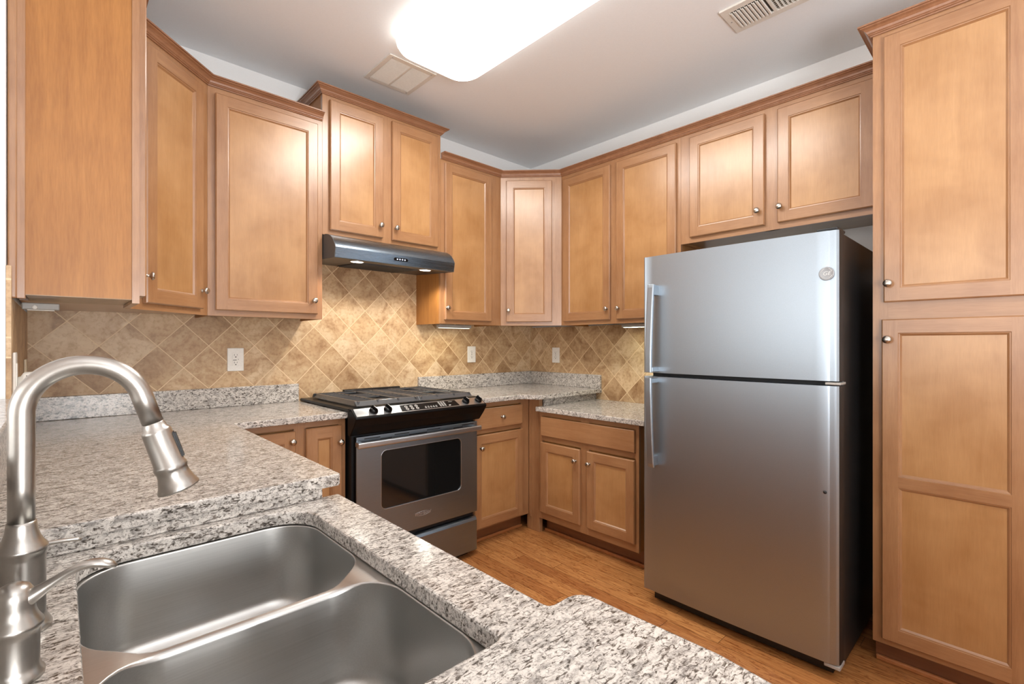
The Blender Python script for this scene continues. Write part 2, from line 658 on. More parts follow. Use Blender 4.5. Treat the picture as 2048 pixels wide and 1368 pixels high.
# ------------------------------------------------------------------ cabinets
def knob_part(parent, x, y, z):
    """mushroom knob on a front that faces local -y"""
    mt = Matrix.Translation((x, y, z)) @ Matrix.Rotation(PI / 2, 4, 'X')
    b = MB(KNOB)
    b.lathe([(0.0, 0.0), (0.0085, 0.0), (0.0085, 0.002), (0.0055, 0.004), (0.005, 0.011), (0.0065, 0.015), (0.0125, 0.018), (0.0148, 0.0205),
             (0.0148, 0.0225), (0.0125, 0.0265), (0.007, 0.0288), (0.0, 0.0295)], mt, 24)
    return b.build('knob', parent)


def door_part(parent, x0, x1, z0, z1, y=0.0, knob=None, st=0.050, rail=0.052, mid=None):
    """frame-and-panel door; its back lies on the plane local y and its face 2 cm in front"""
    b = MB(W_V, W_H)
    T, ch = 0.020, 0.004

    def ring(a, bb, m4):
        # a, bb: (x0,x1,z0,z1,y) rectangles; four mitred quads
        A = [(a[0], a[4], a[2]), (a[1], a[4], a[2]), (a[1], a[4], a[3]), (a[0], a[4], a[3])]
        B = [(bb[0], bb[4], bb[2]), (bb[1], bb[4], bb[2]), (bb[1], bb[4], bb[3]), (bb[0], bb[4], bb[3])]
        for k in range(4):
            b.quad([A[k], A[(k + 1) % 4], B[(k + 1) % 4], B[k]], m4[k])

    def inset(r, d, yy):
        return (r[0] + d, r[1] - d, r[2] + d, r[3] - d, yy)
    r0 = (x0, x1, z0, z1, y - 0.001)
    r1 = (x0, x1, z0, z1, y - T + ch)
    r2 = inset(r0, ch, y - T)
    hv = (1, 0, 1, 0)
    ring(r0, r1, hv)
    ring(r1, r2, hv)
    b.quad([(x0, y - .001, z0), (x0, y - .001, z1), (x1, y - .001, z1), (x1, y - .001, z0)], 0)
    opens = []
    if mid:
        opens = [(x0 + st, x1 - st, z0 + rail, mid - 0.020), (x0 + st, x1 - st, mid + 0.020, z1 - rail)]
    else:
        opens = [(x0 + st, x1 - st, z0 + rail, z1 - rail)]
    # stiles, rails
    yf = y - T
    b.quad([(r2[0], yf, r2[2]), (x0 + st, yf, r2[2]), (x0 + st, yf, r2[3]), (r2[0], yf, r2[3])], 0)
    b.quad([(x1 - st, yf, r2[2]), (r2[1], yf, r2[2]), (r2[1], yf, r2[3]), (x1 - st, yf, r2[3])], 0)
    zs = [r2[2]]
    for o in opens:
        zs += [o[2], o[3]]
    zs.append(r2[3])
    for k in range(0, len(zs), 2):
        b.quad([(x0 + st, yf, zs[k]), (x1 - st, yf, zs[k]), (x1 - st, yf, zs[k + 1]), (x0 + st, yf, zs[k + 1])], 1)
    for o in opens:
        q0 = (o[0], o[1], o[2], o[3], yf)
        q1 = inset(q0, 0.0015, yf + 0.003)
        q2 = inset(q0, 0.0050, yf + 0.0035)
        q3 = inset(q0, 0.0110, yf + 0.010)
        ring(q0, q1, hv)
        ring(q1, q2, hv)
        ring(q2, q3, hv)
    d = b.build('door', parent)
    for o in opens:
        MB(W_P).box(o[0] + .008, o[1] - .008, y - 0.0102, y - 0.003, o[2] + .008, o[3] - .008).build('panel', d)
    if knob:
        knob_part(d, knob[0], y - T, knob[1])
    return d


def drawer_part(parent, x0, x1, z0, z1, y=0.0, knob=None):
    b = MB(W_H)
    b.box(x0, x1, y - .020, y - .001, z0, z1, 0, 0.0035, 2)
    d = b.build('drawer', parent)
    if knob:
        knob_part(d, knob[0], y - .020, knob[1])
    return d


def face_frame(parent, w, z0, z1, stiles, rails, y=0.0):
    """stiles: list of (x0,x1); rails: list of (z0,z1); frame front on local y"""
    b = MB(W_V, W_H)
    for a, c in stiles:
        b.box(a, c, y, y + .019, z0, z1, 0)
    for a, c in rails:
        b.box(stiles[0][1] - .001, stiles[-1][0] + .001, y + .0004, y + .0186, a, c, 1)
    return b.build('face_frame', parent)


def carcass(parent, w, dep, z0, z1, y=0.019, mat=None, under=None):
    b = MB(mat or W_L, under or W_IN)
    t = 0.012
    b.box(0.0006, t, y, dep, z0, z1)
    b.box(w - t, w - .0006, y, dep, z0, z1)
    b.box(t, w - t, y, dep, z0 + .012, z0 + .024, 1)
    b.box(t, w - t, y, dep, z1 - .012, z1, 1)
    b.box(t, w - t, dep - .006, dep, z0 + .024, z1 - .012, 1)
    b.box(t, w - t, y + .001, y + .004, z0 + .024, z1 - .012, 0)
    return b.build('carcass', parent)


FU, FR_X = 2.5833, 2.6163
ZU0, ZU1 = 1.3744, 2.439
UP = 'wall cabinets'
DEPB = YB - FU - .0195      # depth of the back wall units (to the tile)
R180 = 0.0


def upper(name_label, origin, rz, w, dep, z0, z1, doors, stiles, side=None):
    e = empty('wall_cabinet', (origin[0], origin[1], z0), rz, name_label, 'cabinet', UP)
    h = z1 - z0
    face_frame(e, w, 0, h, stiles, [(0, 0.035), (h - .04, h)])
    carcass(e, w, dep, 0, h)
    for d in doors:
        door_part(e, d[0], d[1], d[2] - z0, d[3] - z0, 0.0, (d[4], d[5] - z0) if len(d) > 4 else None)
    return e


# back wall, left of the hood
X0 = 0.4975
upper('large single door wall cabinet between left corner cabinet and range hood', (X0, FU), 0, 1.0265 - X0, DEPB, ZU0, ZU1,
      [(0.5259 - X0, 0.9985 - X0, 1.4005, 2.407, 0.975 - X0, 1.470)], [(0, .035), (1.0265 - X0 - .035, 1.0265 - X0)])
# over the hood, taller
X0 = 1.0275
upper('short two door cabinet above the range hood, with the highest crown', (X0, FU), 0, 1.7895 - X0, DEPB, 1.832, 2.590,
      [(1.064 - X0, 1.377 - X0, 1.860, 2.562, 1.357 - X0, 1.930), (1.437 - X0, 1.761 - X0, 1.858, 2.564, 1.457 - X0, 1.930)],
      [(0, .042), (.343, .416), (1.7895 - X0 - .035, 1.7895 - X0)])
# right of the hood
X0 = 1.7905
upper('single door wall cabinet directly right of the range hood', (X0, FU), 0, 2.3095 - X0, DEPB, ZU0, ZU1,
      [(1.817 - X0, 2.210 - X0, 1.4005, 2.415, 1.827 - X0, 1.476)], [(0, .035), (2.3095 - X0 - .105, 2.3095 - X0)])
# right wall : facing -x ; local x runs to -y
RZR = -PI / 2
Y0 = 2.2725
DEPR = XR - FR_X - .022
upper('two door wall cabinet on right wall between corner cabinet and refrigerator', (FR_X, Y0), RZR, Y0 - 1.3655, DEPR, ZU0, ZU1,
      [(Y0 - 2.248, Y0 - 1.848, 1.4005, 2.406, Y0 - 1.868, 1.472), (Y0 - 1.799, Y0 - 1.389, 1.4005, 2.408, Y0 - 1.779, 1.470)],
      [(0, .035), (.415, .482), (Y0 - 1.3655 - .035, Y0 - 1.3655)])
Y0 = 1.3645
upper('wide two door cabinet above the refrigerator', (FR_X, Y0), RZR, Y0 - 0.4115, DEPR + .020, 1.816, ZU1,
      [(Y0 - 1.306, Y0 - .908, 1.845, 2.409, Y0 - .938, 1.920), (Y0 - .847, Y0 - .4535, 1.845, 2.409, Y0 - .833, 1.920)],
      [(0, .060), (.452, .524), (Y0 - .4115 - .042, Y0 - .4115)])


# diagonal corner cabinets
def diag_cabinet(label, pts, origin, rz, w, d):
    e = empty('corner_wall_cabinet', (origin[0], origin[1], ZU0), rz, label, 'cabinet', UP)
    inv = (Matrix.Translation((origin[0], origin[1], 0)) @ Matrix.Rotation(rz, 4, 'Z')).inverted()
    loc = [(inv @ Vector((p[0], p[1], 0)))[:2] for p in pts]
    h = ZU1 - ZU0
    b = MB(W_V)
    b.prism(loc, 'z', 0.014, h)
    b.build('carcass', e)
    face_frame(e, w, 0, h, [(.001, .046), (w - .046, w - .001)], [(0, .035), (h - .04, h)], -0.0005)
    door_part(e, d[0], d[1], d[2] - ZU0, d[3] - ZU0, -0.0005, (d[4], d[5] - ZU0))
    return e


wd = 0.3145 * math.sqrt(2)
xb, yb = XR - .022, YB - .020
e = diag_cabinet('diagonal corner wall cabinet in the far right corner of the room',
                 [(2.3103, 2.5828), (2.6158, 2.2733), (xb, 2.2733), (xb, yb), (2.3103, yb)], (2.3103, 2.5833), math.atan2(2.2733 - 2.5833, 2.6158 - 2.3103), 0.4352,
                 (.040, .366, 1.4005, 2.408, .057, 1.481))
xa = XL + .012
e = diag_cabinet('diagonal corner wall cabinet at the left, beside the wide orange side panel',
                 [(0.191, 2.2835), (0.4968, 2.5828), (0.4968, yb), (xa, yb), (xa, 2.2835)], (0.191, 2.2835), math.atan2(2.5833 - 2.2835, .4968 - .191), 0.428,
                 (.056, .378, 1.4005, 2.406, .385 - .02, 1.481))
# left wall cabinet : faces +x, its orange side panel faces the camera
e = empty('wall_cabinet', (0.190, 1.980, ZU0), PI / 2, 'nearest wall cabinet on the left with a broad orange side panel', 'cabinet', UP)
h = ZU1 - ZU0
wl = 2.2825 - 1.980
face_frame(e, wl, 0, h, [(0.0, .035), (wl - .035, wl)], [(0, .035), (h - .04, h)])
b = MB(W_L, W_IN)
b.box(.0025, wl - .001, .0195, .262, .012, h, 0)
b.box(.0025, wl - .001, .0195, .262, .0105, .0122, 1)
b.build('side_panel', e)
MB(W_V).box(-.0015, .010, .262, .281, -.001, h, 0, .002).box(-.006, .006, .279, .2985, -.001, h, 0, .004).build('scribe_moulding', e)
door_part(e, .010, wl - .012, 1.4005 - ZU0, 2.406 - ZU0, 0.0, (.062, 1.475 - ZU0))

# crown mouldings
CROWN = [(0.0003, 0.0), (0.006, 0.0), (0.008, 0.004), (0.012, 0.006), (0.012, 0.009), (0.016, 0.012), (0.019, 0.019), (0.026, 0.026), (0.034, 0.030),
         (0.036, 0.033), (0.042, 0.034), (0.042, 0.040), (0.0003, 0.040)]


def crown(label, path, z):
    b = MB(W_C)
    b.sweep(path, [(o, z + zz) for o, zz in CROWN])
    return tag(b.build('crown_moulding', None), label, 'crown moulding', 'crown mouldings')


fL = 0.190
crown('brown crown moulding on the left cabinets, turning round the diagonal corner', [(XL + .02, 1.979), (fL, 1.979), (fL, 2.2830), (0.4968, FU), (1.0265, FU)], 2.436)
crown('brown crown moulding on the tall cabinet above the range hood', [(1.0273, YB - .003), (1.0273, FU), (1.7897, FU), (1.7897, YB - .003)], 2.586)
crown('brown crown moulding along the right cabinets, from range hood to tall pantry', [(1.7945, FU), (2.3103, FU), (FR_X, 2.2733), (FR_X, 0.4115)], 2.436)

# pantry
FP = 2.310
YP0 = 0.4100
wp = 0.462
e = empty('pantry_cabinet', (FP, YP0, 0), RZR, 'tall two door pantry cabinet at the right edge, beside the refrigerator', 'cabinet')
face_frame(e, wp, 0.092, 2.440, [(0, .048), (wp - .048, wp)], [(.092, .150), (1.318, 1.420), (2.40, 2.440)])
b = MB(W_L)
b.box(.0006, wp - .0006, .0195, XR - FP - .001, .092, 2.440)
b.build('carcass', e)
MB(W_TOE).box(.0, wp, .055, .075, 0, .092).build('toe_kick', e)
door_part(e, .036, wp - .036 - .003, 1.4015, 2.413, 0.0, (.052, 1.471))
door_part(e, .030, wp - .036, .117, 1.336, 0.0, (.050, 1.259), mid=.7235)
e2 = crown('brown crown moulding on top of the tall pantry cabinet', [(2.572, YP0), (FP, YP0), (FP, YP0 - wp)], 2.436)
tag(MB(SHOE).box(FP + .040, FP + .0545, -.05, YP0 - .002, 0, .020, 0, .005).build('shoe_moulding'),
    'thin wooden shoe moulding on floor along the pantry toe kick', 'moulding')

# base cabinets
BC = 'base cabinets'


def base_carcass(e, w, dep, z1, toe=.075, z0=.105, hole=False):
    b = MB(W_L)
    t = .014
    b.box(.0006, t, .0195, dep, z0, z1)
    b.box(w - t, w - .0006, .0195, dep, z0, z1)
    b.box(t, w - t, .0195, dep, z0, z0 + .014)
    b.box(t, w - t, .0205, .0245, z0 + .014, z1)
    b.box(t, w - t, dep - .008, dep, z0 + .014, z1)
    b.build('carcass', e)
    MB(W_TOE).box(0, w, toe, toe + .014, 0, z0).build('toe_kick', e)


# back wall, left of range
X0 = 0.5225
YF = 2.290
w = 1.0235 - X0
e = empty('base_cabinet', (X0, YF, 0), 0, 'two door base cabinet between the inner counter corner and the range', 'cabinet', BC)
face_frame(e, w, .105, .883, [(0, .04), (.258, .312), (w - .035, w)], [(.105, .135), (.853, .883)])
base_carcass(e, w, YB - YF - .0205, .883)
door_part(e, .03, .783 - X0, .118, .846, 0, (.765 - X0, .800))
door_part(e, .829 - X0, 1.0005 - X0, .118, .850, 0, (.987 - X0, .770))
# back wall, right of range
X0 = 1.800
w = 2.2995 - X0
e = empty('base_cabinet', (X0, YF, 0), 0, 'base cabinet with one drawer over one door, right of the range', 'cabinet', BC)
face_frame(e, w, .105, .883, [(0, .04), (w - .075, w)], [(.105, .135), (.690, .718), (.853, .883)])
base_carcass(e, w, YB - YF - .0205, .883)
drawer_part(e, .022, 2.226 - X0, .719, .847, 0, (2.040 - X0, .783))
door_part(e, .022, 2.229 - X0, .117, .685, 0, (1.868 - X0, .607))
# inner corner post
b = MB(W_V)
b.box(2.3075, 2.340, 2.199, 2.312, 0, .8825, 0, .002)
b.box(2.3005, 2.3065, 2.272, 2.286, .09, .882)
tag(b.build('corner_filler'), 'wooden corner filler post between the two right base cabinets, reaching the floor', 'cabinet filler')
# right wall, lower
XF = 2.295
Y0 = 2.186
w = Y0 - 1.440
e = empty('base_cabinet', (XF, Y0, 0), RZR, 'low base cabinet with false drawer and two doors beside the refrigerator', 'cabinet', BC)
face_frame(e, w, .105, .804, [(0, .026), (.345, .405), (w - .020, w)], [(.105, .15), (.615, .645), (.775, .804)])
base_carcass(e, w, XR - XF - .0225, .804)
drawer_part(e, Y0 - 2.158, Y0 - 1.458, .650, .772)
door_part(e, Y0 - 2.161, Y0 - 1.837, .152, .607, 0, (Y0 - 1.866, .535))
door_part(e, Y0 - 1.784, Y0 - 1.458, .152, .607, 0, (Y0 - 1.762, .535))
tag(MB(SHOE).box(XF + .0600, XF + .0745, 1.442, 2.195, 0, .020, 0, .005).build('shoe_moulding'),
    'thin wooden shoe moulding on floor along the low cabinet by the refrigerator', 'moulding')
tag(MB(SHOE).box(1.800, 2.299, YF + .060, YF + .0745, 0, .020, 0, .005).build('shoe_moulding'),
    'thin wooden shoe moulding on floor right of the range', 'moulding')
# left run : corner unit and sink unit, facing +x
XFL = 0.4905
e = empty('base_cabinet', (XFL, 1.290, 0), PI / 2, 'corner base cabinet under the raised left counter', 'cabinet', BC)
w = 2.275 - 1.290
face_frame(e, w, .105, .883, [(0, .05), (.48, .52), (w - .05, w)], [(.105, .135), (.853, .883)])
base_carcass(e, w, XFL + .0940, .883)
door_part(e, .04, .49, .118, .850, 0, (.47, .77))
door_part(e, .51, w - .045, .118, .850, 0, (.53, .77))
e = empty('base_cabinet', (XFL, -.19, 0), PI / 2, 'sink base cabinet under the double bowl sink', 'cabinet', BC)
w = 1.2095 + .19
face_frame(e, w, .105, .8275, [(0, .05), (.68, .72), (w - .05, w)], [(.105, .135), (.798, .8275)])
base_carcass(e, w, XFL + .0940, .8275)
door_part(e, .04, .685, .118, .80, 0, (.66, .73))
door_part(e, .715, w - .04, .118, .80, 0, (.74, .73))

# ------------------------------------------------------------------ granite worktops
ZT = .914
g = 'granite worktops'
pL = [(XL + .0125, YB - .0205), (XL + .0125, 1.189)] + arc(.5216 - .012, 1.189 + .012, .012, -90, 0, 4) + [(.5216, 2.222), (.5280, 2.238), (.540, 2.244), (1.0240, 2.244), (1.0240, YB - .0205)]
b = MB(GRAN)
b.slab(pL, [], ZT - .030, ZT)
tag(b.build('granite_countertop', None, .004, 2), 'large L-shaped granite countertop in the left corner, left of the range', 'countertop', g)
pR = [(1.8005, YB - .0205), (1.8005, 2.240), (2.160, 2.240), (2.195, 2.226), (2.235, 2.150), (2.262, 2.136), (XR - .0225, 2.136), (XR - .0225, YB - .0205)]
b = MB(GRAN)
b.slab(pR, [], ZT - .030, ZT)
tag(b.build('granite_countertop', None, .004, 2), 'granite countertop in the far right corner, right of the range', 'countertop', g)
b = MB(GRAN)
b.slab([(2.257, 2.186), (2.257, 1.386), (XR - .0225, 1.386), (XR - .0225, 2.186)], [], .805, .835)
tag(b.build('granite_countertop', None, .004, 2), 'low granite countertop beside the refrigerator', 'countertop', g)
# sink counter with cut-out and the wider bar piece in front
ZS = .8594
CUT = rrect(.020, .420, .468, 1.166, .085, 10)
# nearly square near corners
CUT = arc(.420 - .085, 1.166 - .085, .085, 0, 90, 10) + arc(.020 + .070, 1.166 - .070, .070, 90, 180, 8) + arc(.020 + .03, .468 + .03, .03, 180, 270, 5) + arc(.420 - .012, .468 + .012, .012, 270, 360, 4)
pS = [(-.0945, 1.2055), (-.0945, -.20), (.50, -.20), (.552, .02), (.574, .12), (.589, .20), (.5965, .26), (.5945, .34), (.592, .41)] + \
    arc(.592 - .030, .477 - .030, .030, 5, 90, 5) + [(.531, .477), (.5235, .481), (.5216, .490), (.5216, 1.2055)]
b = MB(GRAN)
b.slab(pS, [CUT], ZS - .030, ZS)
tag(b.build('granite_countertop', None, .004, 2), 'lower granite countertop around the double bowl sink in the foreground', 'countertop', g)
# risers and splashes
gs = 'granite splash strips'


def splash(label, x0, x1, y0, y1, z0, z1):
    return tag(MB(GRAN).box(x0, x1, y0, y1, z0, z1).build('granite_backsplash', None, .002, 2), label, 'backsplash', gs)


splash('granite splash strip on the back wall left of the range', XL + .0125, 1.0005, YB - .0400, YB - .0205, ZT + .0005, 1.0150)
splash('granite splash strip on the back wall right of the range', 1.7915 + .009, XR - .0425, YB - .0400, YB - .0205, ZT + .0005, 1.0150)
splash('granite splash strip on the right wall in the far corner', XR - .0420, XR - .0225, 2.140, YB - .0205, ZT + .0005, 1.0150)
splash('granite splash strip on left wall behind the faucet', XL + .0125, XL + .0320, YW + .02, YB - .0405, ZT + .0005, 1.0150)
splash('granite riser between raised right counter and low counter', 2.345, XR - .0225, 2.1865, 2.2000, .8055, ZT - .0305)
splash('granite riser strip between sink counter and raised left counter', -.0945, .4760, 1.2060, 1.2095, ZS - .03, ZT - .0305) if False else \
    splash('granite riser strip between sink counter and raised left counter', -.0945, .4760, 1.1950, 1.2050, ZS + .0005, ZT - .0305)
b = MB(GRAN)
b.box(XL + .0005, -.0950, -.55, YW - .001, ZS + .0005 if False else .8600, 1.0575)
tag(b.build('granite_backsplash', None, .002), 'granite splash under the raised bar top, beside the faucet', 'backsplash', gs)
tag(MB(GRAN).slab([(-.42, -.6), (-.074, -.6), (-.074, YW - .001), (-.42, YW - .001)], [], 1.0585, 1.0895).build('granite_bar_top', None, .004),
    'raised granite bar top at the left edge behind the faucet', 'countertop')

# ------------------------------------------------------------------ sink
def loop_at(loop, z):
    return [(p[0], p[1], z) for p in loop]


b = MB(ST_SK)
ZR = ZS - .0305


def dip(x, y):
    """how far the low divider between the bowls sinks below the rim"""
    wx = min(1.0, max(0.0, min(x - .03, .41 - x) / .06))
    wx = wx * wx * (3 - 2 * wx)
    return wx * math.exp(-((y - .819) / .022) ** 2)


def bowl(b, x0, x1, y0, y1, r, top, depth, cx, cy):
    n = 10
    rb = .034
    zb = top - depth
    NL = 5
    base = rrect(x0, x1, y0, y1, r, n)
    # extra points along the straight sides
    lp = []
    for i, p in enumerate(base):
        q = base[(i + 1) % len(base)]
        d = math.hypot(q[0] - p[0], q[1] - p[1])
        k = max(1, int(d / .03))
        lp += [(p[0] + (q[0] - p[0]) * t / k, p[1] + (q[1] - p[1]) * t / k) for t in range(k)]
    nrm_ = []
    m = len(lp)
    for i in range(m):
        a_, c_ = Vector(lp[i - 1]), Vector(lp[(i + 1) % m])
        t = (c_ - a_).normalized()
        nrm_.append(Vector((-t.y, t.x)))          # inward for a counter-clockwise loop
    rings = []

    def add(fn):
        ring = []
        for (px, py), nv in zip(lp, nrm_):
            ins, z = fn(px, py)
            ring.append(b.bm.verts.new((px + nv.x * ins, py + nv.y * ins, z)))
        rings.append(ring)
    for k in range(NL):
        a = PI / 2 * k / (NL - 1)

        def roll(px, py, a=a):
            w_ = dip(px, py)
            rr = .003 + .0065 * w_
            return rr * math.sin(a) - rr, top - .012 * w_ - rr * (1 - math.cos(a))
        add(roll)
    add(lambda px, py: (.003, top - depth * .5))
    for k in range(8):
        a = PI / 2 * k / 7
        add(lambda px, py, a=a: (.007 + rb * (1 - math.cos(a)), zb + rb - rb * math.sin(a)))
    for A, B in zip(rings, rings[1:]):
        for k in range(m):
            f = b.bm.faces.new([A[k], A[(k + 1) % m], B[(k + 1) % m], B[k]])
            f.smooth = True
    dr = [b.bm.verts.new((cx + .045 * math.cos(2 * PI * k / 36), cy + .045 * math.sin(2 * PI * k / 36), zb - .004)) for k in range(36)]
    last = rings[-1]
    es = []
    for L_ in (last, dr):
        for k in range(len(L_)):
            es.append(b.bm.edges.get((L_[k], L_[(k + 1) % len(L_)])) or b.bm.edges.new((L_[k], L_[(k + 1) % len(L_)])))
    r_ = bmesh.ops.triangle_fill(b.bm, use_beauty=True, edges=es)
    for gg in r_['geom']:
        if isinstance(gg, bmesh.types.BMFace):
            gg.smooth = True
    return rings[0]


ztop = ZR - .0012
B1 = (.0195, .4205, .829, 1.1665, .088)
B2 = (.0195, .4205, .4675, .809, .088)
t1 = bowl(b, *B1, ztop, .180, .22, 1.00)
t2 = bowl(b, *B2, ztop, .180, .22, .63)
out = [b.bm.verts.new((p[0], p[1], ztop)) for p in rrect(-.005, .445, .437, 1.190, .10, 8)]
es = []
for L_ in (t1, t2, out):
    for k in range(len(L_)):
        es.append(b.bm.edges.get((L_[k], L_[(k + 1) % len(L_)])) or b.bm.edges.new((L_[k], L_[(k + 1) % len(L_)])))
r_ = bmesh.ops.triangle_fill(b.bm, use_beauty=True, edges=es)
for gg in r_['geom']:
    if isinstance(gg, bmesh.types.BMFace):
        gg.smooth = True
o = b.build('double_bowl_sink', None)
tag(o, 'undermount stainless steel sink with two bowls in the foreground', 'sink')
for cy in (1.00, .63):
    d = MB(ST_HL, HOLE)
    zb = ztop - .180 - .004
    d.lathe([(.046, .0005), (.043, .002), (.036, .0), (.034, -.006), (.0, -.006)], Matrix.Translation((.22, cy, zb)), 32)
    for k in range(6):
        a = k * PI / 3
        d.lathe([(.0, -.0052), (.004, -.0052)], Matrix.Translation((.22 + .018 * math.cos(a), cy + .018 * math.sin(a), zb)), 10, 1)
    d.build('drain', o)

# ------------------------------------------------------------------ faucet
FX, FY = -.0372, .9177
e = empty('kitchen_faucet', (FX, FY, ZS), 0, 'brushed nickel gooseneck pull-down faucet with separate lever handle', 'faucet')
b = MB(NICK)
b.lathe([(0, 0), (.0300, 0), (.0305, .005), (.0285, .010), (.0252, .016), (.0240, .022), (.0242, .096), (.0242, .102), (.0258, .106), (.0268, .109), (.0262, .112),
         (.0225, .117), (.0190, .124), (.0165, .133), (.0152, .142), (.0148, .146), (.0, .146)], None, 44)
b.build('faucet_body', e)
dirv = Vector((.981, -.194, 0))
R = .0655
zc = 1.148 - ZS
pts = [(0, 0, .144), (0, 0, .19), (0, 0, .24)]
for k in range(0, 25):
    a = math.radians(166 * k / 24)
    q = dirv * (R * (1 - math.cos(a)))
    pts.append((q.x, q.y, zc + R * math.sin(a)))
t = (Vector(pts[-1]) - Vector(pts[-2])).normalized()
p_end = Vector(pts[-1]) + t * .040
pts.append(tuple(p_end))
b = MB(NICK)
b.tube(pts, .0136, 32)
b.build('spout', e)
tz = t
rot = Vector((0, 0, 1)).rotation_difference(tz).to_matrix().to_4x4()
b = MB(NICK, BLKM)
mt = Matrix.Translation(p_end) @ rot
b.lathe([(0, .0005), (.0130, .0005), (.0132, .002), (.0145, .004), (.0152, .010), (.0182, .0125), (.0188, .016), (.0200, .067), (.0214, .069), (.0219, .0725),
         (.0210, .076), (.0202, .078), (.0208, .085), (.0240, .097), (.0276, .105), (.0276, .1075), (.025, .1085)], mt, 44)
b.lathe([(.025, .1085), (.0, .1080)], mt, 44, 1)
sp = b.build('spray_head', e)
side = tz.cross(Vector((0, 0, 1))).normalized()
bt = MB(BLKM)
fw = (dirv - tz * dirv.dot(tz)).normalized()
cpt = p_end + tz * .043 + fw * .0183
M = Matrix.Translation(cpt) @ Matrix((tuple((*fw, 0)), tuple((*side, 0)), tuple((*tz, 0)), (0, 0, 0, 1))).transposed()
bb = bmesh.new()
bmesh.ops.create_cube(bb, size=1)
for v in bb.verts:
    v.co = (v.co.x * .007, v.co.y * .014, v.co.z * .042)
bmesh.ops.bevel(bb, geom=bb.edges[:], offset=.002, segments=2, affect='EDGES')
bt.take(bb, 0, M)
bt.build('spray_button', sp)
# separate lever handle in front of the spout
hx, hy = -.001, -.128
b = MB(NICK)
b.lathe([(0, 0), (.0260, 0), (.0265, .005), (.0235, .010), (.0218, .016), (.0220, .050), (.0222, .054), (.0248, .058), (.0256, .061), (.0248, .064), (.0212, .070),
         (.0188, .077), (.0180, .084), (.0180, .092), (.0168, .100), (.0135, .106), (.0075, .1095), (.0, .1105)], Matrix.Translation((hx, hy, 0)), 44)
hb = b.build('handle_base', e)
b = MB(NICK)
lp = [(hx, hy - .002, .086), (hx + .012, hy - .004, .091), (hx + .024, hy - .006, .098), (hx + .036, hy - .008, .1055), (hx + .047, hy - .010, .1120), (hx + .057, hy - .012, .1160),
      (hx + .067, hy - .014, .1172), (hx + .076, hy - .015, .1155), (hx + .084, hy - .016, .1118), (hx + .090, hy - .017, .1080)]
b.tube(lp, [.0120, .0095, .0072, .0058, .0055, .0062, .0076, .0086, .0080, .0035], 20, 0, [1, 1, .95, .9, .85, .78, .68, .6, .58, .6])
b.build('lever', hb)
# soap dispenser behind it
e = empty('soap_dispenser', (-.045, 1.080, ZS), 0, 'small brushed nickel soap dispenser behind the faucet, only its nozzle showing', 'soap dispenser')
b = MB(NICK)
b.lathe([(0, 0), (.020, 0), (.020, .004), (.017, .009), (.0125, .014), (.0110, .022), (.0105, .040), (.012, .044), (.012, .052), (.009, .058), (.008, .068), (.0, .069)], None, 28)
b.build('pump_body', e)
b = MB(NICK)
b.tube([(0, 0, .0610), (.025, -.003, .0625), (.05, -.006, .0625), (.066, -.008, .0615), (.071, -.009, .058)], [.0045, .0036, .0032, .003, .0022], 14)
b.build('nozzle', e)

# ------------------------------------------------------------------ range
RX0, RX1 = 1.034, 1.787
e = empty('gas_range', (RX0, 2.21, 0), 0, 'slide-in stainless steel and black gas range under the hood', 'range')
ox, oy = RX0, 2.21


def L(x, y):
    return (x - ox, y - oy)


W_ = RX1 - RX0
b = MB(BLKM)
b.box(0, W_, .035, .640, .035, .900)
b.box(.02, W_ - .02, .06, .60, .0, .036)
b.build('body', e)
# cooktop plate with a lip resting on the counters
b = MB(BLK)
b.prism([(.010, .9175), (.0, .9165), (.0, .926), (.015, .932), (.635, .932), (.648, .924), (.648, .9165)], 'x', -.027, W_ + .027)
b.box(.01, W_ - .01, .01, .63, .895, .918)
ck = b.build('cooktop', e, .003)
# burners
for bx, by, rr in ((.19, .16, .042), (.19, .45, .036), (W_ - .19, .16, .036), (W_ - .19, .45, .046)):
    b = MB(IRON, BLKM)
    b.lathe([(0, .9325), (rr + .016, .9325), (rr + .014, .936), (rr, .938), (rr, .944), (rr - .004, .948), (0, .949)], Matrix.Translation((bx, by, 0)), 28)
    b.build('burner', ck)
